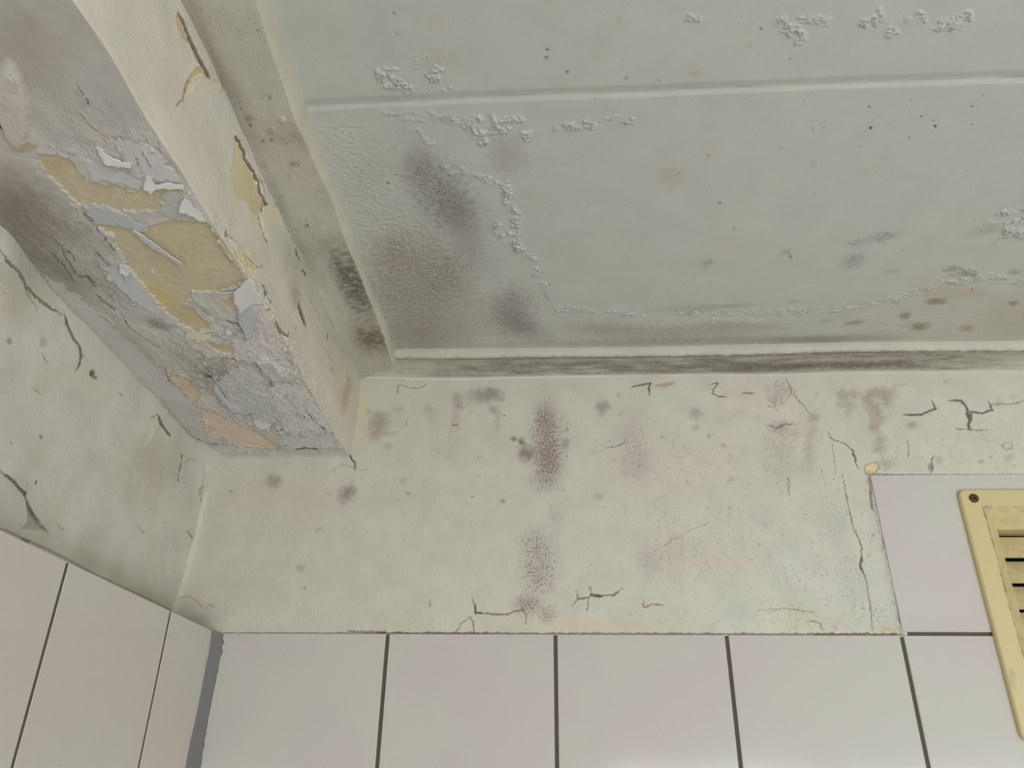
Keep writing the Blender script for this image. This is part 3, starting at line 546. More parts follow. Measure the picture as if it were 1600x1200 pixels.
# ------------------------------------------------------------------ side wall plaster (left)
zs = np.linspace(-0.02, HS+0.001, 330); Yg, Z = np.meshgrid(YF[YF < -0.56].tolist() and np.concatenate([np.linspace(YP+.001, -0.47, 900), YF[YF < -0.5][::2]]), zs, indexing='ij')
e0 = along(E0, 1, Yg[:, 0]); cxz = np.interp(zs, C0[::-1, 2], C0[::-1, 0])
Xw = cxz[None, :]*(1-sm(0, -0.10, Yg))+(-0.006)*sm(0, -0.10, Yg)
Xw = Xw+(e0[:, 0][:, None]-Xw)*sm(0.120, 0.1724, Z)
s = Surf(np.stack([Xw, Yg, Z], -1), (1, 0, 0), np.stack([Yg, Z], -1), (182, 180, 169))
A = np.arange(len(s.P)); x, y = s.px[:, 0], s.px[:, 1]
s.h += 0.8*fbm(s.mm[:, 0]/60, s.mm[:, 1]/40, 1, 3)+0.12*fbm(s.mm[:, 0]/3, s.mm[:, 1]/3, 2, 4)
s.tint(A, np.clip(fbm(s.mm[:, 0]/50, s.mm[:, 1]/40, 14, 3)+.2, 0, 1)*.5, (164, 166, 158)); s.tint(A, np.clip(fbm(s.mm[:, 0]/40, s.mm[:, 1]/40, 24, 3), 0, 1)*.4, (174, 164, 146))
s.blob(20, 480, 14, 28, (166, 152, 116), .5, soft=.9); s.blob(240, 730, 45, 45, (158, 152, 126), .55, soft=.95); s.blob(15, 533, 5, 6, (124, 120, 106), .7); s.blob(66, 535, 6, 9, (132, 124, 106), .5); s.blob(30, 440, 50, 40, (158, 152, 140), .5, soft=.9, gran=.4)
s.blob(145, 583, 5, 6, (84, 80, 72), .95, h=-1); s.blob(149, 590, 4, 3, (96, 92, 84), .8); s.blob(64, 683, 3, 3, (92, 90, 80), .8); s.blob(18, 693, 2, 2, (112, 108, 98), .8); s.blob(128, 557, 4, 3, (134, 130, 118), .6); s.blob(225, 932, 60, 16, (150, 142, 112), .45, ang=25, soft=.95); s.blob(160, 880, 60, 12, (150, 142, 120), .3, ang=25, soft=.95)
s.blob(285, 720, 30, 60, (160, 162, 152), .4, soft=.95, gran=.4); s.spots(70, 0, 430, 320, 900, (0.7, 1.7), (120, 116, 102), .5, 3); s.spots(40, 270, 680, 320, 900, (0.8, 2), (128, 124, 112), .5, 4)
cr = s.crack
cr([(0, 390), (8, 400), (10, 408), (30, 425), (42, 447), (60, 467), (80, 483), (97, 493)], 1.9, (92, 86, 72), jag=1.6, lift=1.2, liftw=16, side=-1, depth=.8); cr([(40, 446), (45, 460), (55, 475), (60, 485)], 1.1, (112, 106, 92), jag=1.4)
# long open lift in the plaster skin: right sheet stands proud
cr([(100, 487), (102, 505), (113, 528), (124, 543), (126, 556), (123, 572), (118, 582)], 1.35, (60, 56, 46), jag=.7, lift=1.5, liftw=24, side=-1, depth=1.0)
i = s.box(70, 470, 135, 600); d, sd, al, _ = s.dist_poly(i, s.px[i], [(100, 487), (102, 505), (113, 528), (124, 543), (126, 556), (123, 572), (118, 582)], closed=False)
s.tint(i, np.where(sd > 0, 1, 0)*np.exp(-d/7)*sm(0, .2, al)*sm(1, .8, al)*.12, (140, 136, 122))  # soft shadow left of the lifted edge, painted into the pigment
cr([(66, 550), (70, 560), (74, 568)], 1.2, (104, 98, 86)); cr([(187, 613), (193, 620)], 1.2, (120, 114, 100)); cr([(50, 606), (65, 617)], 1.0, (122, 116, 102))
cr([(245, 647), (251, 663), (258, 672), (266, 683)], 2.0, (76, 70, 58), jag=1.2, lift=1.2, liftw=10, side=-1); cr([(232, 647), (235, 655), (248, 646)], .9, (140, 132, 118), lift=.6)
s.patch([(232, 650), (243, 668), (240, 684), (226, 700), (236, 676)], (186, 184, 172), .5, jag=1.5, depth=-.7, soft=1.5)
cr([(284, 706), (285, 722), (280, 740)], 1.1, (106, 100, 86)); cr([(281, 740), (279, 752)], 1.3, (96, 90, 78)); cr([(291, 730), (292, 720), (300, 716), (308, 722)], 1.0, (128, 122, 108)); cr([(315, 760), (311, 775)], 1.4, (96, 90, 76)); cr([(293, 830), (301, 842)], 1.6, (92, 86, 74)); cr([(320, 725), (318, 760), (313, 790)], 1.1, (130, 124, 108)); cr([(214, 822), (226, 834)], .9, (130, 124, 108)); cr([(86, 818), (102, 829)], 1.0, (132, 126, 112)); cr([(234, 794), (236, 798)], 1.1, (96, 90, 76))
# big torn flap low down
cr([(0, 735), (20, 752), (36, 772), (48, 800), (62, 820), (76, 831)], 1.9, (70, 64, 52), jag=.7, lift=1.8, liftw=22, side=-1, depth=1.2); cr([(40, 758), (37, 772), (42, 795), (42, 815), (36, 827)], 1.8, (78, 72, 60), jag=.8, lift=1.5, liftw=10, side=1, depth=1)
s.patch([(38, 775), (48, 802), (72, 829), (37, 826), (43, 812)], (156, 148, 136), .8, jag=.8, depth=1.2); cr([(56, 750), (54, 757)], 2.0, (70, 66, 56), jag=.5)
i = s.box(-20, 700, 80, 850); d, sd, al, _ = s.dist_poly(i, s.px[i], [(-30, 715), (0, 735), (20, 752), (36, 772), (48, 800), (62, 820), (76, 831)], closed=False)
s.tint(i, np.where(sd > 0, 1, 0)*np.exp(-d/9)*.25, (128, 122, 108))  # shade next to the torn edge, likewise tinted into the wall colour
# rolled joint to the boxed beam
cr([(250, 627), (262, 640), (275, 655), (295, 678), (315, 690)], 1.3, (124, 120, 106), .7, jag=2, lift=.5)
# dirty line on the tile top
cr([(0, 826), (80, 860), (140, 893), (272, 957)], 2.4, (120, 112, 98), .7, jag=1.5, depth=0, taper=False); s.blob(40, 845, 8, 4, (96, 88, 74), .7, ang=25)
wall_left = s.build('wall_left', M_LEFT, flip=False)
tag(wall_left, 'pale green-grey side wall under the boxed beam with long open cracks and a torn flap', 'wall', 'structure')

# ------------------------------------------------------------------ boxed beam: underside and side face
beam = empty('trim_3', (0.07, -0.4, HS))
tag(beam, 'boxed beam under the ceiling, cream paint peeling off in sheets over yellow layers', 'beam', 'structure')
def attach(o):
    o.parent = beam; o.location = -Vector(beam.location); return o
Yc = np.concatenate([np.linspace(YP, -0.535, 1150), np.linspace(-0.54, ROOM_F, 60)])
s = Surf(ruled(along(E0, 1, Yc)+np.array([-.004, 0, 0]), along(E1, 1, Yc), len(Yc), 300), (0, 0, -1), np.zeros((len(Yc), 300, 2)), (182, 177, 170))
s.mm = s.P[:, :2]*1000; s.mm = s.mm[:, ::-1].copy()      # first coordinate runs along the beam
A = np.arange(len(s.P)); x, y = s.px[:, 0], s.px[:, 1]
s.h += 0.5*fbm(s.mm[:, 0]/40, s.mm[:, 1]/25, 1, 3)
s.tint(A, np.clip(fbm(s.mm[:, 0]/35, s.mm[:, 1]/18, 2, 3)+.1, 0, 1)*.6, (166, 166, 164)); s.tint(A, np.clip(fbm(s.mm[:, 0]/30, s.mm[:, 1]/15, 5, 3), 0, 1)*.5, (170, 160, 150))
up = (1-sm(120, 260, y-0.25*x+30)); s.tint(A, up*.6, (160, 155, 145)); s.blob(40, 80, 90, 80, (152, 145, 132), .5, soft=.95); s.blob(170, 130, 50, 70, (160, 158, 156), .5, ang=-30, soft=.95)
# mould creeping along the side-wall edge
s.blob(40, 345, 70, 60, (112, 103, 90), .80, mould=.45, ang=35, soft=.95, gran=.2); s.blob(10, 320, 50, 46, (108, 98, 86), .6, mould=.4, soft=.95); s.blob(60, 400, 70, 34, (120, 114, 100), .7, mould=.45, ang=40, soft=.95, gran=.2); s.blob(90, 425, 60, 20, (118, 112, 98), .6, mould=.45, ang=45, soft=.95)
s.blob(100, 370, 90, 50, (138, 132, 118), .6, mould=.3, ang=45, soft=.95); s.blob(130, 455, 90, 26, (142, 140, 128), .5, mould=.3, ang=45, soft=.95); s.blob(10, 265, 40, 30, (142, 132, 116), .5, soft=.95); s.blob(245, 507, 24, 8, (112, 108, 96), .7, mould=.5, ang=20, soft=.9)
s.blob(185, 460, 44, 14, (134, 118, 100), .55, mould=.3, ang=48, soft=.9, gran=.4); s.blob(320, 575, 60, 30, (140, 134, 124), .5, mould=.3, ang=35, soft=.95); s.blob(335, 585, 30, 20, (128, 122, 112), .5, mould=.35, soft=.9)
s.blob(250, 560, 90, 30, (168, 163, 154), .5, ang=48, soft=.9); s.blob(210, 540, 70, 12, (146, 144, 134), .5, ang=46, soft=.9); s.blob(195, 455, 30, 40, (168, 168, 168), .5, ang=-40, soft=.9)
# chipped zones
fl = s.flaky
w = np.zeros(len(A))
for (cx_, cy_, rx_, ry_, k) in [(150, 200, 130, 50, .35), (200, 240, 120, 45, .8), (60, 180, 70, 60, .25), (120, 390, 120, 60, .6), (190, 440, 60, 60, .9), (330, 560, 120, 70, 1.0), (430, 500, 60, 90, .9), (430, 620, 110, 80, 1.1), (330, 640, 80, 50, .8), (440, 682, 120, 34, .8), (250, 580, 50, 80, .5), (290, 470, 60, 40, .3)]:
    w = np.maximum(w, k*(1-sm(.55, 1.15, np.hypot((x-cx_)/rx_, (y-cy_)/ry_))))
w *= 1-.7*(1-sm(.6, 1, np.hypot((x-400)/50, (y-640)/30)))
fl(A, w*.9, amp=1.5, sc_=(24, 10), seed=5, steps=3.2, dark=.20, light=.16, tone=.07)
w2 = np.zeros(len(A))
for (cx_, cy_, rx_, ry_, k) in [(320, 580, 70, 40, 1), (440, 600, 90, 90, .8), (200, 460, 60, 50, .8), (230, 250, 100, 40, .7), (70, 230, 60, 30, .5), (360, 540, 60, 40, .8)]:
    w2 = np.maximum(w2, k*(1-sm(.5, 1.15, np.hypot((x-cx_)/rx_, (y-cy_)/ry_))))
fl(A, w2*sm(-.15, .35, fbm(s.mm[:, 0]/16, s.mm[:, 1]/9, 61, 2)), amp=.8, sc_=(5.5, 3.0), seed=15, steps=2.6, dark=.24, light=.20, tone=.05)
OC = (178, 168, 140)
p = s.patch
# broad plates of the grey coat that still hold
for q, c_, dp, jg in [([(373, 475), (411, 469), (437, 527), (454, 563), (430, 560), (408, 566), (367, 563), (362, 540), (367, 527), (382, 504)], (190, 184, 180), -.5, 5), ([(338, 598), (360, 578), (379, 568), (402, 574), (414, 610), (429, 662), (399, 656), (361, 633)], (180, 179, 173), -.2, 5),
                      ([(420, 598), (450, 600), (478, 606), (494, 634), (508, 656), (522, 679), (486, 676), (449, 677), (434, 639)], (188, 185, 182), -.5, 7), ([(437, 680), (480, 682), (517, 680), (524, 698), (480, 702), (437, 700)], (182, 183, 180), -.2, 4),
                      ([(156, 413), (180, 420), (214, 428), (240, 460), (282, 510), (262, 506), (244, 492), (210, 470), (185, 448)], (180, 181, 184), -.3, 4), ([(60, 425), (110, 452), (165, 500), (215, 545), (262, 590), (300, 630), (325, 690), (300, 676), (262, 636), (225, 600), (170, 540), (110, 480)], (176, 174, 170), -.1, 6),
                      ([(296, 520), (330, 524), (362, 540), (366, 560), (330, 560), (300, 545), (280, 525)], (182, 178, 170), -.3, 6), ([(180, 215), (230, 225), (270, 262), (282, 285), (240, 280), (200, 262)], (184, 181, 180), -.4, 7), ([(130, 250), (170, 262), (230, 286), (208, 296), (185, 286), (150, 284)], (182, 182, 182), -.3, 5)]:
    p(q, c_, .8, jag=jg, depth=dp, lip=.0, seed=int(q[0][0]), edge=(128, 121, 110), edge_a=.35)
i = s.box(300, 440, 540, 710); n = fbm(s.mm[i, 0]/9, s.mm[i, 1]/4, 71, 4); s.h[i] += .35*n; s.tint(i, np.clip(n-.1, 0, 1)*.5, (206, 203, 200)); s.tint(i, np.clip(-n-.25, 0, 1)*.5, (140, 132, 122))
fl(A, (.75*(x > 280)*(1-sm(.6, 1.1, np.hypot((x-420)/110, (y-600)/110)))).astype(float), amp=.7, sc_=(13, 5), seed=91, steps=1.8, dark=.30, light=.22, tone=.03)
p([(60, 241), (85, 243), (108, 247), (120, 262), (130, 278), (152, 288), (185, 290), (212, 304), (226, 290), (250, 286), (275, 292), (292, 302), (288, 314), (258, 326), (228, 330), (195, 330), (150, 322), (118, 316), (98, 296), (78, 275), (66, 258)], OC, .95, jag=5, depth=.9, lip=1.2, grain=.10, seed=31, mould=.05, edge=(176, 174, 170), edge_a=.5)
p([(150, 352), (165, 350), (188, 356), (207, 360), (222, 364), (240, 352), (265, 346), (290, 344), (325, 346), (338, 368), (352, 398), (374, 422), (382, 440), (372, 448), (350, 455), (322, 455), (297, 458), (306, 475), (322, 498), (330, 515), (308, 519), (283, 507), (268, 494), (250, 478), (240, 464), (228, 450), (207, 424), (190, 402), (176, 366)], OC, .97, jag=4, depth=1.1, lip=1.3, grain=.09, seed=32, mould=.05, edge=(178, 176, 172), edge_a=.5)
s.blob(255, 468, 14, 24, (188, 164, 112), .75, ang=-40, soft=.9); s.blob(300, 500, 26, 12, (184, 164, 118), .6, ang=40, soft=.9); s.blob(235, 450, 18, 10, (184, 166, 120), .5, ang=40, soft=.9); s.blob(350, 380, 14, 40, (160, 140, 104), .4, ang=-35, soft=.9); s.blob(85, 260, 20, 12, (166, 142, 100), .5, soft=.9); s.blob(260, 300, 30, 10, (176, 158, 120), .5, soft=.9)
p([(266, 588), (282, 588), (295, 596), (307, 608), (312, 618), (306, 627), (298, 623), (288, 612), (276, 600)], (190, 175, 144), .95, jag=3, depth=.8, grain=.08, seed=33, edge=(132, 112, 84), edge_a=.4)
p([(316, 640), (332, 642), (350, 654), (372, 664), (392, 672), (410, 682), (430, 692), (432, 698), (400, 699), (366, 696), (352, 684), (322, 672), (322, 658)], (196, 177, 162), .95, jag=3.5, depth=.8, lip=.6, grain=.04, seed=34, edge=(150, 130, 104), edge_a=.35)
s.blob(330, 672, 10, 5, (186, 160, 112), .7, soft=.8); s.blob(418, 692, 16, 6, (190, 172, 128), .6, soft=.8)
p([(322, 534), (342, 536), (362, 538), (366, 550), (352, 552), (336, 548)], (172, 156, 126), .9, jag=4, depth=.6, seed=35); p([(346, 470), (362, 468), (370, 478), (360, 484), (350, 478)], (188, 168, 128), .8, jag=3, depth=.5, seed=36); p([(25, 228), (42, 222), (55, 228), (50, 240), (30, 240)], (162, 150, 132), .7, jag=5, depth=.4, seed=37)
p([(285, 476), (300, 470), (330, 485), (352, 498), (340, 505), (318, 492)], (170, 167, 161), .9, jag=5, depth=-.3, seed=41, lip=.3); p([(475-10, 600), (482, 612), (474, 604)], (180, 164, 118), .8, jag=2, depth=.4, seed=38)
# long ridges in the ochre ground left by old sheets
p([(130, 322), (165, 322), (200, 336), (228, 356), (216, 362), (190, 354), (150, 350), (138, 338)], (170, 170, 170), .95, jag=4, depth=-.6, seed=42, lip=.4, edge=(120, 112, 98), edge_a=.3)
p([(258, 300), (300, 306), (318, 330), (324, 344), (285, 344), (262, 340), (250, 332)], (168, 166, 164), .9, jag=5, depth=-.5, seed=43)
for q, k_ in [([(107, 318), (121, 322), (130, 345), (123, 340)], 1), ([(152, 488), (170, 498), (180, 510)], .6)]:
    s.crack(q, 3.0, (186, 178, 148), .5*k_, jag=2, depth=-.6)
rg = random.Random(8)
for k in range(46):      # crumbs of plaster left on the ochre
    x_, y_ = rg.choice([(rg.uniform(230, 350), rg.uniform(355, 445)), (rg.uniform(245, 320), rg.uniform(450, 510)), (rg.uniform(110, 260), rg.uniform(290, 320))])
    s.blob(x_, y_, rg.uniform(1, 3.2), rg.uniform(1, 2), (196, 184, 152), .7, jag=.6, soft=.7, h=.5, ang=rg.uniform(0, 90))
DK = (84, 76, 64)
cr = s.crack
for q, w_ in [([(275, 240), (282, 252), (289, 265)], 2.0), ([(85, 375), (95, 385), (110, 395), (120, 410)], 1.4), ([(120, 432), (135, 431), (145, 443), (150, 449)], 1.6), ([(190, 493), (205, 513), (225, 528), (248, 543)], 1.3), ([(150, 355), (165, 372), (180, 392)], 1.3), ([(95, 390), (112, 415), (120, 432)], 1.2), ([(80, 392), (90, 405), (103, 418), (115, 440)], 1.1), ([(150, 458), (165, 474), (180, 484)], 1.3), ([(130, 332), (140, 340), (147, 345)], 1.6),
              ([(320, 585), (328, 590), (332, 583)], 2.2), ([(258, 577), (262, 590), (270, 602)], 1.2), ([(399, 564), (405, 572), (410, 576)], 2.0), ([(420, 598), (426, 603)], 2.4), ([(352, 626), (357, 630)], 2.4), ([(340, 558), (360, 560), (372, 562)], 1.3), ([(382, 650), (390, 646), (400, 648)], 1.2), ([(400, 656), (412, 660), (420, 662)], 1.6), ([(430, 672), (446, 670)], 1.3), ([(435, 698), (448, 695)], 1.6), ([(460, 703), (475, 700), (500, 702)], 1.3), ([(478, 640), (490, 655), (505, 668), (518, 676)], 1.5), ([(150, 395), (160, 405), (172, 415)], 1.2), ([(222, 235), (230, 250), (236, 262)], 1.2), ([(212, 245), (218, 258)], 1.2), ([(120, 172), (135, 188), (150, 205)], .9), ([(120, 130), (132, 150), (140, 165)], .9), ([(18, 110), (27, 125), (28, 138)], 1.1), ([(270, 650), (285, 668), (300, 682), (330, 694), (364, 695)], 1.4), ([(455, 640), (470, 645), (480, 655)], 1.1), ([(352, 500), (372, 508), (383, 520), (380, 530)], 1.3)]:
    cr(q, w_, DK, .8, jag=2.0, depth=.6, lift=.8, liftw=6, side=rg.choice((-1, 1)))
# smooth blister
s.blob(426, 578, 26, 14, (176, 175, 174), .4, ang=32, soft=.5, jag=.1, h=3.0); s.blob(20, 165, 24, 70, (182, 176, 167), .9, jag=.05, soft=.25, h=3.5, ang=-8); s.blob(2, 201, 4, 5, (58, 44, 34), 1, jag=.2, soft=.4, h=-4)
s.blob(404, 632, 50, 26, (170, 170, 165), .7, ang=30, soft=.6, h=.8)
# edges: rolled into side wall and back wall
yw = (YP-s.P[:, 1])*1000; s.h += 2.0*np.exp(-np.clip(yw, 0, None)/3.0)
attach(s.build('underside', M_SOFF, flip=True))['label'] = 'grey underside with flaking paint and bare ochre patches'

lo = along(E1, 1, Yc); hi = along(E2, 1, Yc); lo[:, 0] = 0.3*lo[:, 0]+0.7*hi[:, 0]; a_ = along(E1, 1, Yc)
T = np.linspace(0, 1, 190); P = ruled(a_, hi, len(Yc), 190)
P[..., 0] = a_[:, 0][:, None]+(hi[:, 0]-a_[:, 0])[:, None]*sm(0, .35, T)[None]; P[..., 2] = a_[:, 2][:, None]+(hi[:, 2]-a_[:, 2]+.0006)[:, None]*T[None]
s = Surf(P, (1, 0, 0), P[..., 1:], (186, 180, 166)); A = np.arange(len(s.P)); x, y = s.px[:, 0], s.px[:, 1]; tt = np.broadcast_to(T[None], P.shape[:2]).ravel()
s.h += .5*fbm(s.mm[:, 0]/45, s.mm[:, 1]/25, 1, 3)+.10*fbm(s.mm[:, 0]/5, s.mm[:, 1]/2.2, 2, 3)-1.0*np.exp(-(tt/.02)**2)
s.tint(A, np.clip(fbm(s.mm[:, 0]/40, s.mm[:, 1]/25, 12, 3), 0, 1)*.5, (190, 184, 164)); s.tint(A, sm(.5, 1, tt)*.35*(1-sm(480, 560, y)), (186, 186, 182)); s.tint(A, sm(.35, 1, tt)*sm(340, 400, y)*(1-sm(560, 640, y))*.7, (164, 160, 147)); s.blob(540, 620, 30, 40, (188, 176, 160), .5, soft=.9)
p = s.patch; cr = s.crack; YL = (184, 175, 141)
p([(367, 213), (373, 222), (383, 240), (391, 258), (400, 280), (406, 304), (417, 322), (408, 332), (411, 350), (421, 380), (413, 370), (404, 337), (396, 335), (388, 314), (371, 311), (365, 290), (360, 270), (367, 250), (366, 230)], YL, 1, jag=2.2, depth=.9, lip=1.0, lipw=10, grain=.03, seed=3, edge=(186, 184, 174), edge_a=.4)
cr([(368, 213), (374, 222), (382, 238), (384, 248), (396, 268), (404, 286), (406, 300), (417, 321)], 1.7, (88, 74, 54), .95, jag=.8, depth=1.6, lift=1.2, liftw=9, side=-1, taper=False); cr([(402, 275), (412, 293), (413, 305)], 1.1, (100, 88, 70), .8, jag=1.5)
s.blob(404, 322, 12, 14, (172, 152, 118), .6, soft=.9); cr([(404, 335), (409, 355), (414, 370), (421, 382)], 2.6, (92, 76, 58), .95, jag=1.0, depth=1.8)
s.blob(396, 290, 6, 30, (170, 156, 120), .35, ang=-25, soft=.9)
p([(275, 28), (279, 17), (287, 40), (297, 62), (308, 85), (320, 106), (331, 127), (322, 126), (314, 108), (302, 85), (297, 68), (286, 60), (278, 45)], (178, 162, 130), 1, jag=1.5, depth=.8, seed=5, lip=.8)
cr([(279, 15), (288, 38), (297, 60), (308, 84), (320, 106), (332, 128)], 2.1, (88, 72, 52), .95, jag=.5, depth=1.6, lift=1.0, liftw=7, side=-1)
p([(303, 110), (309, 105), (318, 110), (312, 116), (302, 124), (296, 134), (290, 146), (291, 132), (297, 118)], (178, 160, 122), 1, jag=1.8, depth=.8, seed=6); cr([(298, 122), (292, 134), (290, 146), (286, 156), (278, 162), (274, 172)], 1.4, (112, 96, 74), .85, jag=1.4, depth=.8, lift=.9, liftw=12, side=-1)
s.blob(348, 155, 26, 34, (184, 186, 182), .55, soft=.9); s.blob(225, 90, 30, 80, (190, 186, 168), .4, ang=-28, soft=.95)
p([(468, 466), (472, 478), (478, 496), (483, 518), (476, 506), (470, 492), (466, 480)], (84, 74, 62), 1, jag=.6, depth=2.5, seed=7); s.h[s.box(440, 430, 500, 540)] += 0; s.blob(460, 460, 9, 22, (140, 132, 120), .6, ang=-12, soft=.95, h=.8); s.blob(456, 410, 16, 30, (160, 156, 146), .5, soft=.95)
cr([(461, 388), (464, 398), (469, 408)], 2.0, (90, 84, 72), .9, jag=1.5); cr([(472, 420), (476, 426), (479, 431)], 2.2, (90, 84, 72), .9, jag=1.5)
cr([(512, 520), (511, 533)], 1.3, (82, 76, 64), .9); cr([(464, 509), (463, 515)], 1.2, (112, 104, 88), .8)
cr([(353, 358), (356, 369), (352, 370)], 2.4, (138, 112, 82), .9, jag=.6); cr([(356, 366), (365, 372), (370, 378)], 1.1, (128, 118, 102), .8)
cr([(381, 397), (384, 403), (389, 415), (398, 421)], 1.8, (92, 82, 66), .9, jag=1.4, depth=1, lift=1.4, liftw=8, side=-1); cr([(366, 393), (370, 402), (376, 407)], 1.8, (112, 100, 84), .9, lift=1, liftw=6, side=-1)
cr([(394, 438), (401, 452)], 2.0, (104, 98, 86), .9); cr([(410, 444), (413, 456), (417, 464)], 1.7, (100, 92, 78), .9, lift=1, liftw=6, side=-1); cr([(419, 465), (422, 478), (418, 486)], 1.5, (110, 88, 66), .9, lift=1, liftw=7, side=1); cr([(429, 498), (434, 510), (442, 520), (449, 526), (452, 516)], 1.8, (112, 90, 66), .9, jag=1.2, depth=1, lift=1.2, liftw=8, side=-1)
p([(383, 388), (392, 404), (400, 424), (388, 440), (380, 428), (372, 410), (364, 392)], (196, 182, 146), .75, jag=4, depth=.4, seed=9)
s.flaky(A, (1-sm(.05, .28, tt))*sm(300, 360, y)*(1-sm(600, 680, y)), amp=1.2, sc_=(9, 5), seed=25, steps=3, dark=.25, light=.1)
s.flaky(A, .35*sm(520, 560, y), amp=.5, sc_=(12, 3), seed=26, steps=3, dark=.2, light=.05)
s.blob(540, 622, 6, 28, (158, 144, 112), .75, ang=8, soft=.9); s.blob(546, 600, 4, 16, (150, 136, 108), .5, soft=.9); s.blob(518, 578, 3, 8, (148, 140, 124), .6, ang=-25); s.blob(513, 555, 3, 12, (152, 144, 128), .5, ang=-25); s.spots(60, 440, 470, 560, 680, (.7, 1.6), (130, 122, 104), .5, 8)
cr([(452, 395), (470, 440), (500, 500), (533, 545), (552, 580)], 1.4, (138, 134, 120), .5, jag=3, lift=.6, liftw=4)
attach(s.build('side_face', M_BACK, flip=False))['label'] = 'cream side face with long open splits and bare yellow strips'

# lifted flakes: thin curled sheets standing off the surface
M_FLAKE = plain_mat('loose_paint_flake', (186, 184, 180), rough=.6, spec=.3, bump=.3, scale=260, k=K)
M_FLAKEC = plain_mat('cream_paint_flake', (186, 180, 160), rough=.6, spec=.3, bump=.3, scale=260, k=K)
M_FLAKEB = plain_mat('grey_paint_flake', (166, 167, 170), rough=.6, spec=.3, bump=.3, scale=260, k=K)
def flake(pts, axis, val, sgn, hinge, lift, mat, label, curl=1.5, base=.0002, seed=0, parent=beam, jag=.9):
    """ragged thin sheet traced on its surface, fixed at the hinge side, lifting away from it"""
    rg = random.Random(seed+len(pts)); P2 = []
    n = len(pts)
    for k in range(n):
        a = np.array(pts[k], float); b = np.array(pts[(k+1) % n], float); m = max(1, int(np.hypot(*(b-a))/3.0))
        for q in range(m): P2.append(a+(b-a)*q/m+np.array([rg.uniform(-jag, jag), rg.uniform(-jag, jag)]))
    P2 = np.array(P2); W = onto(P2, axis, val); ax2 = [k for k in range(3) if k != axis]
    w2 = W[:, ax2]; lo_, hi_ = w2.min(0), w2.max(0); st = max(.0012, (hi_-lo_).max()/18); pts2 = [Vector(v) for v in w2]; ne = len(pts2)
    gx = np.arange(lo_[0]+st/2, hi_[0], st); gy = np.arange(lo_[1]+st/2, hi_[1], st)
    for a in gx:
        for b in gy:
            ins = False
            for k in range(ne):
                p_, q_ = w2[k], w2[(k+1) % ne]
                if (p_[1] > b) != (q_[1] > b) and a < (q_[0]-p_[0])*(b-p_[1])/(q_[1]-p_[1])+p_[0]: ins = not ins
            if ins and np.hypot(w2[:, 0]-a, w2[:, 1]-b).min() > st*.4: pts2.append(Vector((a+rg.uniform(-.1, .1)*st, b+rg.uniform(-.1, .1)*st)))
    r = geometry.delaunay_2d_cdt(pts2, [(k, (k+1) % ne) for k in range(ne)], [list(range(ne))], 1, 1e-7)
    H = onto(hinge, axis, val)[:, ax2]; d = H[1]-H[0]; L = np.hypot(*d); d = d/L; nn = np.array([-d[1], d[0]])
    V = np.array([[v.x, v.y] for v in r[0]]); dist = (V-H[0])@nn
    if abs(dist.min()) > dist.max(): dist = -dist
    t = np.clip(dist/max(dist.max(), 1e-6), 0, 1); off = base+lift/1000*t**curl+.0003*np.sin(V[:, 0]*900)*np.cos(V[:, 1]*700)*t
    C = np.zeros((len(V), 3)); C[:, ax2] = V; C[:, axis] = val+sgn*off
    o = mesh_obj('paint_flake', C, [list(f) for f in r[2]], mat)
    sd = o.modifiers.new('thickness', 'SOLIDIFY'); sd.thickness = .0005; sd.offset = 0
    o['label'] = label
    if parent is beam: attach(o)
    elif parent: o.parent = parent
    return o
zf = HS-.0006
flake([(229, 272), (236, 277), (243, 287), (262, 284), (275, 287), (286, 288), (288, 294), (272, 294), (256, 292), (244, 292), (237, 297), (226, 291), (226, 280)], 2, zf, -1, [(226, 276), (286, 286)], 3.5, M_FLAKE, 'bright white curled scrap of paint over the upper ochre patch', seed=1)
flake([(288, 308), (296, 314), (302, 323), (312, 330), (318, 338), (322, 346), (312, 344), (302, 336), (292, 330), (282, 326), (281, 318)], 2, zf, -1, [(290, 306), (322, 340)], 3.0, M_FLAKE, 'white ragged flake above the large ochre patch', seed=2)
flake([(366, 452), (378, 442), (390, 432), (398, 442), (403, 455), (412, 466), (411, 476), (398, 474), (388, 478), (376, 484), (370, 472), (366, 462)], 2, zf, -1, [(398, 436), (414, 472)], 4.0, M_FLAKE, 'large pale blue-white flake hanging at the beam edge', seed=3)
flake([(335, 452), (346, 453), (358, 452), (368, 450), (366, 460), (358, 464), (355, 470), (346, 465), (338, 462)], 2, zf, -1, [(336, 466), (368, 462)], 3.0, M_FLAKE, 'small white flake over the ochre patch', seed=4)
flake([(374, 478), (384, 482), (396, 480), (404, 486), (400, 502), (396, 512), (393, 524), (384, 526), (381, 514), (374, 504), (371, 492)], 2, zf, -1, [(374, 478), (404, 484)], 3.5, M_FLAKEB, 'tongue-shaped grey flake hanging down', seed=5)
flake([(290, 522), (302, 518), (314, 522), (325, 522), (332, 520), (326, 528), (316, 530), (312, 532), (302, 528), (292, 528)], 2, zf, -1, [(290, 520), (330, 518)], 2.0, M_FLAKEC, 'cream flake below the ochre patch', seed=6)
flake([(212, 358), (222, 364), (236, 374), (250, 382), (262, 392), (276, 400), (286, 406), (288, 418), (280, 420), (272, 410), (258, 400), (242, 392), (228, 382), (214, 370), (204, 360)], 2, zf+.0008, -1, [(206, 362), (280, 418)], 2.4, M_FLAKE, 'narrow white sliver crossing the ochre patch', seed=7)
flake([(305, 478), (313, 478), (320, 486), (330, 496), (336, 500), (332, 504), (322, 500), (312, 492), (306, 486)], 2, zf, -1, [(306, 486), (332, 505)], 2.5, M_FLAKE, 'small white curled flake beside the grey tongue', seed=8)
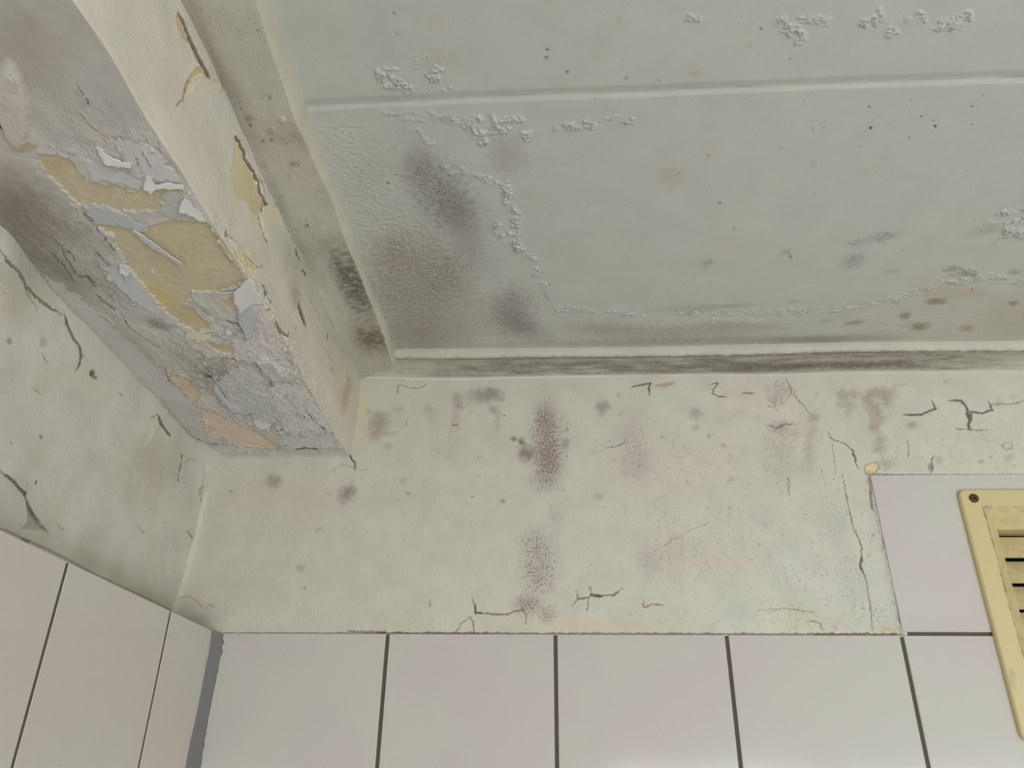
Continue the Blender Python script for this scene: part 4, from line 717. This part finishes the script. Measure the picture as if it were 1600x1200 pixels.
flake([(186, 413), (196, 415), (202, 424), (206, 431), (196, 428), (188, 422)], 2, zf, -1, [(186, 413), (206, 431)], 2.5, M_FLAKE, 'tiny white flake at the left rim of the ochre patch', seed=9)
flake([(150, 228), (160, 232), (166, 240), (178, 246), (196, 252), (206, 254), (204, 260), (190, 258), (176, 255), (164, 250), (156, 240)], 2, zf, -1, [(152, 228), (206, 252)], 2.5, M_FLAKE, 'thin white lifted rim on the smooth grey paint', seed=10)
flake([(335, 600), (342, 606), (352, 622), (366, 634), (376, 642), (370, 646), (356, 638), (344, 626), (334, 612)], 2, zf, -1, [(336, 600), (376, 640)], 1.8, M_FLAKEB, 'grey lifted rim around a smooth patch', seed=11)
flake([(398, 656), (410, 658), (424, 662), (420, 668), (408, 666), (398, 662)], 2, zf, -1, [(398, 655), (424, 661)], 2.2, M_FLAKE, 'small white lifted chip near the back wall', seed=12)
flake([(450, 612), (462, 618), (470, 628), (466, 634), (456, 626), (448, 620)], 2, zf, -1, [(448, 612), (470, 626)], 2.2, M_FLAKEB, 'grey chip at the right rim near the back wall', seed=13)
xf = WS+.0004
flake([(410, 322), (420, 319), (432, 322), (445, 320), (447, 332), (449, 345), (440, 352), (425, 350), (414, 342), (409, 334)], 0, xf, 1, [(425, 352), (450, 346)], 1.3, M_FLAKEC, 'cream flap with a squared top at the lower split', seed=14, base=-.0007, curl=1.1)
flake([(302, 130), (312, 120), (322, 122), (334, 127), (343, 128), (350, 138), (344, 150), (330, 154), (312, 150), (298, 146)], 0, xf, 1, [(298, 150), (348, 150)], 1.3, M_FLAKEC, 'cream flap with a rounded top at the upper split', seed=15, base=-.0007, curl=1.1)
flake([(362, 378), (372, 380), (384, 388), (388, 398), (398, 404), (408, 408), (406, 418), (396, 418), (388, 408), (376, 396), (364, 388)], 0, WS-.001, 1, [(372, 376), (408, 402)], 3.0, M_FLAKEC, 'ragged cream flake curling off the lower edge', seed=16)
flake([(408, 468), (416, 464), (420, 476), (416, 487), (410, 484), (407, 476)], 0, WS-.001, 1, [(408, 464), (408, 486)], 2.5, M_FLAKEC, 'little rounded cream flake at the lower edge', seed=17)

M_FLAKEM = plain_mat('dull_paint_flake', (176, 173, 167), rough=.6, spec=.3, bump=.3, scale=260, k=K)
rg = random.Random(12)
def chip(cx_, cy_, r_, ang, lift, mat, label, asp=.6):
    n = rg.randint(6, 9); t = math.radians(ang); P_ = []
    for k in range(n):
        a = 2*math.pi*k/n+rg.uniform(-.25, .25); q = r_*rg.uniform(.6, 1.15); u, v = math.cos(a)*q, math.sin(a)*q*asp
        P_.append((cx_+u*math.cos(t)-v*math.sin(t), cy_+u*math.sin(t)+v*math.cos(t)))
    hx, hy = math.sin(t)*r_*asp, -math.cos(t)*r_*asp       # fixed along its upper long side
    flake(P_, 2, HS-.0004, -1, [(cx_+hx-math.cos(t)*r_, cy_+hy-math.sin(t)*r_), (cx_+hx+math.cos(t)*r_, cy_+hy+math.sin(t)*r_)], lift, mat, label, base=-.0003, seed=rg.randint(0, 999), jag=1.5)
for (zx, zy, zr, zs, n_) in [(430, 555, 26, 34, 3), (420, 640, 60, 30, 4), (350, 610, 40, 28, 2), (470, 660, 34, 22, 3), (345, 505, 24, 18, 2), (215, 250, 60, 20, 2), (190, 440, 22, 26, 2)]:
    for k in range(n_):
        a = rg.uniform(0, 2*math.pi); q = math.sqrt(rg.random())
        chip(zx+zr*q*math.cos(a), zy+zs*q*math.sin(a), rg.uniform(4, 10), rg.uniform(20, 60), rg.uniform(.8, 2.0), rg.choice((M_FLAKEM, M_FLAKEM, M_FLAKEB)), 'small lifted chip of grey paint', rg.uniform(.25, .5))
for (zx, zy) in [(299, 303), (318, 333), (334, 358), (347, 380), (362, 402), (424, 503), (436, 523), (448, 545), (470, 590), (486, 622), (500, 648), (516, 672)]:
    chip(zx-3, zy, rg.uniform(5, 9), rg.uniform(50, 64), rg.uniform(.5, 1.2), M_FLAKEC, 'ragged cream chip along the lower edge of the beam', .28)

# ------------------------------------------------------------------ tiles, grout, sealant
def tile_mat(name, col, rough):
    m, nt, b = new_mat(name); L = nt.links.new
    tc = node(nt, 'ShaderNodeTexCoord'); n = node(nt, 'ShaderNodeTexNoise', Scale=9.0, Detail=2.0); L(tc.outputs['Object'], n.inputs['Vector'])
    cr_ = lin(col); mx = node(nt, 'ShaderNodeMix', data_type='RGBA'); mx.inputs[6].default_value = (*[float(v) for v in cr_*K*.98*np.array([1.02, .985, 1.0])], 1); mx.inputs[7].default_value = (*[float(v) for v in cr_*K*np.array([.985, 1.01, .985])], 1)
    r = node(nt, 'ShaderNodeMapRange'); r.inputs['From Min'].default_value = .42; r.inputs['From Max'].default_value = .58; L(n.outputs['Fac'], r.inputs['Value']); L(r.outputs[0], mx.inputs[0]); L(mx.outputs[2], b.inputs['Base Color'])
    n2 = node(nt, 'ShaderNodeTexNoise', Scale=14.0, Detail=1.0); L(tc.outputs['Object'], n2.inputs['Vector']); bp = node(nt, 'ShaderNodeBump'); bp.inputs['Strength'].default_value = .12; bp.inputs['Distance'].default_value = .002
    L(n2.outputs['Fac'], bp.inputs['Height']); L(bp.outputs[0], b.inputs['Normal'])
    b.inputs['Roughness'].default_value = rough; b.inputs['Specular IOR Level'].default_value = .5
    return m
M_TILE = tile_mat('glazed_white_tile', (174, 169, 162), .10)
M_GROUT = plain_mat('dark_aged_grout', (92, 86, 74), rough=.9, spec=.2, bump=.4, scale=300, k=1.1)
M_SEAL = plain_mat('grey_silicone', (110, 109, 106), rough=.5, spec=.4, bump=.15, scale=90, k=1.35)
G3 = .0016
def prism(bm, pts, axis, lo, hi, bev=.0008):
    """flat polygon (two coordinates) extruded along axis from lo (front) to hi (back), front rim softened"""
    def co(p, d):
        v = [0, 0, 0]; ax2 = [k for k in range(3) if k != axis]; v[ax2[0]], v[ax2[1]] = p; v[axis] = d; return v
    a = [bm.verts.new(co(p, lo)) for p in pts]; b = [bm.verts.new(co(p, hi)) for p in pts]; n = len(pts)
    f = bm.faces.new(a); bm.faces.new(b[::-1])
    for k in range(n): bm.faces.new((a[k], b[k], b[(k+1) % n], a[(k+1) % n]))
    bmesh.ops.bevel(bm, geom=list(f.edges), offset=bev, segments=2, affect='EDGES', profile=.5)
def rect(x0, x1, z0, z1): return [(x0, z0), (x1, z0), (x1, z1), (x0, z1)]
GX = [.1896+.15*k for k in range(11)]
bm = bmesh.new()
cols = [(XL+.0035, GX[0])]+[(GX[k], GX[k+1]) for k in range(len(GX)-1)]
for ci, (x0, x1) in enumerate(cols):
    a0 = x0+(G3 if ci else 0); a1 = min(x1-G3, ROOM_R)
    if a0 >= ROOM_R: continue
    for r_ in range(14):
        z1 = -.150*r_-(0 if r_ == 0 else G3); z0 = -.150*(r_+1)+G3
        if ci == 4 and r_ == 0: prism(bm, [(a0, z1), (a0, z0), (a1, z0), (a1, -.076), (.725, -.076), (.725, z1)], 1, 0, .0035)
        elif ci == 5 and r_ == 0: prism(bm, [(a0, -.076), (a0, z0), (a1, z0), (a1, z1), (.925, z1), (.925, -.076)], 1, 0, .0035)
        else: prism(bm, rect(a0, a1, z0, z1), 1, 0, .0035)
    if ci >= 4:
        z0, z1 = .0030, .1480; b0 = a0
        if ci == 4: prism(bm, [(b0, z1), (b0, z0), (.725, z0), (.725, .122), (a1, .122), (a1, z1)], 1, 0, .0035)
        elif ci == 5: prism(bm, [(a0, z1), (a0, .122), (.925, .122), (.925, z0), (a1, z0), (a1, z1)], 1, 0, .0035)
        else: prism(bm, rect(a0, a1, z0, z1), 1, 0, .0035)
t_ = bm_obj('wall_tiles', bm, M_TILE, wall_back); t_['label'] = 'white glazed square tiles'
bm = bmesh.new()
for r_ in [(XL, .7405, FLOOR_Z, -.0006), (.7405, .9095, FLOOR_Z, -.070), (.9095, ROOM_R, FLOOR_Z, -.0006), (.6405, .7405, -.0006, .1475), (.9095, ROOM_R, -.0006, .1475), (.7405, .9095, .116, .1475)]:
    v = [bm.verts.new((p[0], .0017, p[1])) for p in rect(*r_)]; bm.faces.new(v)
t_ = bm_obj('grout', bm, M_GROUT, wall_back); t_['label'] = 'dark recessed grout lines'
bm = bmesh.new()
gy = [-.0006]+[-.0975-.15*k for k in range(10)]
for k in range(len(gy)-1):
    y1 = gy[k]-(G3*.75 if k else 0); y0 = max(gy[k+1]+G3*.75, ROOM_F)
    if y1 <= ROOM_F: break
    for r_ in range(14):
        prism(bm, [(y0, -.150*(r_+1)+G3), (y1, -.150*(r_+1)+G3), (y1, -.150*r_-(0 if r_ == 0 else G3)), (y0, -.150*r_-(0 if r_ == 0 else G3))], 0, XL, XL-.0035)
t_ = bm_obj('wall_tiles', bm, M_TILE, wall_left); t_['label'] = 'white glazed square tiles'
bm = bmesh.new(); add_box(bm, -.02, XL-.0004, ROOM_F, .001, FLOOR_Z, -.0008)
t_ = bm_obj('grout', bm, M_GROUT, wall_left); t_['label'] = 'dark recessed grout lines'
# sealant bead in the tiled corner
def px_line(pts, ys_):
    p_ = np.array(catmull(pts)); return np.stack([np.interp(ys_, p_[:, 1], p_[:, 0]), ys_], 1)
yy = np.linspace(986, 1230, 120)
Lp = px_line([(331, 980), (328, 1010), (321, 1045), (312, 1090), (305, 1125), (297, 1160), (289, 1200), (282, 1240)], yy); Rp = px_line([(350, 980), (347, 1010), (341, 1045), (334, 1080), (328, 1110), (321, 1150), (313, 1200), (306, 1240)], yy)
Rp[:, 0] += 1.3*perlin(yy/9, yy*0, 3)+3.0*np.exp(-((yy-1019)/3.5)**2)+2*np.exp(-((yy-1004)/3)**2); Lp[:, 0] += .5*perlin(yy/12, yy*0, 4)
LW = onto(Lp, 0, XL); RW = onto(Rp, 1, 0.0); zz = np.linspace(-.0004, -.135, 120); LW = along(LW, 2, zz); RW = along(RW, 2, zz)
LW = np.vstack([LW, [[LW[-1, 0], LW[-1, 1], FLOOR_Z]]]); RW = np.vstack([RW, [[RW[-1, 0], RW[-1, 1], FLOOR_Z]]])
V = []; F = []; NS = 9
for k in range(len(LW)):
    cpt = np.array([XL, 0, LW[k, 2]]); m_ = (LW[k]+RW[k])/2
    for j in range(NS):
        t = j/(NS-1); q = (1-t)**2*LW[k]+2*t*(1-t)*(m_*.6+cpt*.4)+t*t*RW[k]; q = q+np.array([.0006, -.0006, 0])*math.sin(t*math.pi)**.5; V.append(q)
    V.append(cpt+np.array([-.001, .001, 0]))
W_ = NS+1
for k in range(len(LW)-1):
    for j in range(W_): a = k*W_+j; b = k*W_+(j+1) % W_; F.append((a, b, b+W_, a+W_))
F.append(tuple(range(W_)))
t_ = mesh_obj('sealant_bead', V, F, M_SEAL, wall_left); t_['label'] = 'grey silicone bead in the tiled corner'

# ------------------------------------------------------------------ ventilation grille
m, nt, b = new_mat('yellowed_plastic'); L = nt.links.new; M_VENT = m
tc = node(nt, 'ShaderNodeTexCoord'); n1 = node(nt, 'ShaderNodeTexNoise', Scale=55.0, Detail=6.0, Roughness=.7); n2 = node(nt, 'ShaderNodeTexNoise', Scale=380.0, Detail=2.0)
mp = node(nt, 'ShaderNodeMapping'); mp.inputs['Scale'].default_value = (1, 1, .5); L(tc.outputs['Object'], mp.inputs[0]); L(mp.outputs[0], n1.inputs['Vector']); L(tc.outputs['Object'], n2.inputs['Vector'])
r = node(nt, 'ShaderNodeMapRange'); r.inputs['From Min'].default_value = .60; r.inputs['From Max'].default_value = .74; r.inputs['To Max'].default_value = .45; L(n1.outputs['Fac'], r.inputs['Value'])
mx = node(nt, 'ShaderNodeMix', data_type='RGBA'); mx.inputs[6].default_value = (*[float(v) for v in lin((207, 189, 141))*1.08], 1); mx.inputs[7].default_value = (*[float(v) for v in lin((140, 128, 104))*1.2], 1)
# grime wiped into the groove around the opening
geo = node(nt, 'ShaderNodeNewGeometry'); sx = node(nt, 'ShaderNodeSeparateXYZ'); L(geo.outputs['Position'], sx.inputs[0])
def mth(op, a, b_=0.0, clamp=False):
    n = node(nt, 'ShaderNodeMath', operation=op, use_clamp=clamp)
    for k_, v_ in enumerate((a, b_)):
        if isinstance(v_, (int, float)): n.inputs[k_].default_value = v_
        else: L(v_, n.inputs[k_])
    return n.outputs[0]
dmin = mth('MINIMUM', mth('SUBTRACT', sx.outputs[0], .7164), mth('SUBTRACT', .1318, sx.outputs[2]))
n4 = node(nt, 'ShaderNodeTexNoise', Scale=160.0, Detail=4.0); L(tc.outputs['Object'], n4.inputs['Vector'])
wob = mth('MULTIPLY_ADD', n4.outputs['Fac'], .004); nt.nodes[-1].inputs[2].default_value = -.0205
ring = mth('SUBTRACT', 1.0, mth('MULTIPLY', mth('ABSOLUTE', mth('ADD', dmin, wob)), 480.0), True)
grime = mth('MULTIPLY', ring, mth('MULTIPLY', mth('SUBTRACT', n4.outputs['Fac'], .40), 5.0, True))
slope = mth('MULTIPLY', mth('GREATER_THAN', dmin, .0192), mth('MULTIPLY', mth('SUBTRACT', n4.outputs['Fac'], .42), 2.2, True))
fac = mth('MAXIMUM', mth('MULTIPLY', grime, .8), mth('MAXIMUM', r.outputs[0], mth('MULTIPLY', slope, .5)))
L(fac, mx.inputs[0]); L(mx.outputs[2], b.inputs['Base Color']); b.inputs['Roughness'].default_value = .42
M_DUCT = plain_mat('dark_duct', (26, 24, 22), rough=.9, k=1.0); M_RUST = plain_mat('rusty_screw_metal', (92, 64, 44), rough=.6, bump=.6, scale=900, vary=.5, k=1.0, metallic=.3)
VX0, VX1, VZ0, VZ1 = .7164, .9330, -.0840, .1318
vent = empty('ventilation_grille', ((VX0+VX1)/2, 0, (VZ0+VZ1)/2))
tag(vent, 'yellowed cream plastic ventilation grille screwed over the white tiles at the right', 'ventilation grille')
def vpar(o): o.parent = vent; o.location = -Vector(vent.location); return o
prof = [(0, .0004), (0, -.0028), (.0006, -.0042), (.0018, -.0050), (.0165, -.0056), (.0172, -.0050), (.0178, -.0050), (.0184, -.0057), (.0192, -.0052), (.0335, .0105), (.0342, .0112), (.0345, .0120), (.0345, .0320), (.0300, .0320), (.0180, .0004)]
bm = bmesh.new(); rings = []
for ins, yv in prof:
    rad = max(.0004, .0065-ins); ring = []
    for (cx_, cz_, a0) in [(VX1-ins-rad, VZ1-ins-rad, 0), (VX0+ins+rad, VZ1-ins-rad, 90), (VX0+ins+rad, VZ0+ins+rad, 180), (VX1-ins-rad, VZ0+ins+rad, 270)]:
        for q in range(7):
            a = math.radians(a0+15*q); ring.append(bm.verts.new((cx_+rad*math.cos(a), yv, cz_+rad*math.sin(a))))
    rings.append(ring)
for k in range(len(rings)):
    A_, B_ = rings[k], rings[(k+1) % len(rings)]
    for j in range(28): bm.faces.new((A_[j], A_[(j+1) % 28], B_[(j+1) % 28], B_[j]))
frame = bm_obj('frame', bm, M_VENT); vpar(frame)
# grime wiped along the groove and at the corner
pitch = .0232
for k in range(7):
    zt = VZ1-.0345-.0034-k*pitch; zb = zt-pitch+.0009
    if zb < VZ0+.0345: zb = VZ0+.0345
    bm = bmesh.new(); pr = [(.0255, zt+.0004), (.0142, zb+.0012), (.0135, zb+.0004), (.0143, zb), (.0157, zb+.0006), (.0272, zt-.0004)]
    vs_ = [[bm.verts.new((xx, p_[0], p_[1])) for p_ in pr] for xx in (VX0+.0347, VX1-.0347)]
    for j in range(len(pr)): bm.faces.new((vs_[0][j], vs_[0][(j+1) % len(pr)], vs_[1][(j+1) % len(pr)], vs_[1][j]))
    bm.faces.new(vs_[0]); bm.faces.new(vs_[1][::-1])
    vpar(bm_obj('slat', bm, M_VENT))
    if zb <= VZ0+.035: break
for (sx_, sz_) in [(.7283, .1222), (VX1-.0119, .1222), (.7283, VZ0+.0096), (VX1-.0119, VZ0+.0096)]:
    bm = bmesh.new(); N_ = 20; pr = [(.0002, -.0052), (.0042, -.0052), (.0042, -.0062), (.0034, -.0070), (.0022, -.0072)]
    rr = [[bm.verts.new((sx_+q[0]*math.cos(2*math.pi*j/N_), q[1], sz_+q[0]*math.sin(2*math.pi*j/N_))) for j in range(N_)] for q in pr[1:]]
    for a_1, b_1 in zip(rr[:-1], rr[1:]):
        for j in range(N_): bm.faces.new((a_1[j], a_1[(j+1) % N_], b_1[(j+1) % N_], b_1[j]))
    cc_ = [bm.verts.new((sx_+.0022*(1 if j % 2 == 0 else .35)*math.cos(math.pi/4*j+.4), -.0058, sz_+.0022*(1 if j % 2 == 0 else .35)*math.sin(math.pi/4*j+.4))) for j in range(8)]
    top = [bm.verts.new((v.co.x, -.0072, v.co.z)) for v in cc_]
    for j in range(8): bm.faces.new((cc_[j], cc_[(j+1) % 8], top[(j+1) % 8], top[j]))
    bm.faces.new(cc_[::-1])
    o_ = rr[-1]
    for j in range(N_):      # head surface between rim and cross recess
        q = int(round(j*8/N_)) % 8; q2 = int(round((j+1)*8/N_)) % 8
        if q == q2: bm.faces.new((o_[j], o_[(j+1) % N_], top[q]))
        else: bm.faces.new((o_[j], o_[(j+1) % N_], top[q2], top[q]))
    sw = vpar(bm_obj('screw', bm, M_RUST, smooth=True)); sw['label'] = 'rusty cross-head screw'
bm = bmesh.new()
add_box(bm, VX0+.030, VX1-.030, .033, .10, VZ0+.030, VZ1-.030)
ff = [f for f in bm.faces if f.calc_center_median().y < .034]; bmesh.ops.delete(bm, geom=ff, context='FACES')
vpar(bm_obj('duct', bm, M_DUCT))['label'] = 'black shaft behind the slats'

# ------------------------------------------------------------------ rest of the room
M_WALL = plain_mat('off_white_room_wall', (198, 194, 184), rough=.7, spec=.3, bump=.15, scale=60, k=1.25)
M_FLOOR = plain_mat('grey_floor_tile', (150, 146, 140), rough=.45, bump=.1, scale=20, k=1.1); M_PVC = plain_mat('white_window_frame', (215, 215, 212), rough=.35, k=1.1)
bm = bmesh.new(); add_box(bm, ROOM_R, ROOM_R+.1, ROOM_F, .1, FLOOR_Z, HT+.02)
tag(bm_obj('wall_right', bm, M_WALL), 'plain off-white wall opposite the side wall, outside the view', 'wall', 'structure')
bm = bmesh.new()
for bx in [(-.1, WIN[0], FLOOR_Z, HT+.02), (WIN[1], ROOM_R+.1, FLOOR_Z, HT+.02), (WIN[0], WIN[1], FLOOR_Z, WIN[2]), (WIN[0], WIN[1], WIN[3], HT+.02)]:
    add_box(bm, bx[0], bx[1], ROOM_F-.12, ROOM_F, bx[2], bx[3])
tag(bm_obj('wall_front', bm, M_WALL), 'off-white wall behind the viewer with the window, outside the view', 'wall', 'structure')
bm = bmesh.new(); add_box(bm, -.1, ROOM_R+.1, ROOM_F-.12, .1, FLOOR_Z-.05, FLOOR_Z)
tag(bm_obj('floor', bm, M_FLOOR), 'grey floor below, outside the view', 'floor', 'structure')
win = empty('window_1', ((WIN[0]+WIN[1])/2, ROOM_F-.03, WIN[2])); tag(win, 'white framed window behind the viewer, outside the view', 'window', 'structure')
bm = bmesh.new(); fw = .05
for bx in [(WIN[0], WIN[1], WIN[2], WIN[2]+fw), (WIN[0], WIN[1], WIN[3]-fw, WIN[3]), (WIN[0], WIN[0]+fw, WIN[2]+fw, WIN[3]-fw), (WIN[1]-fw, WIN[1], WIN[2]+fw, WIN[3]-fw), (1.0, 1.08, WIN[2]+fw, WIN[3]-fw)]:
    add_box(bm, bx[0], bx[1], ROOM_F-.055, ROOM_F-.005, bx[2], bx[3], .003)
o = bm_obj('frame', bm, M_PVC); o.parent = win; o.location = -Vector(win.location)
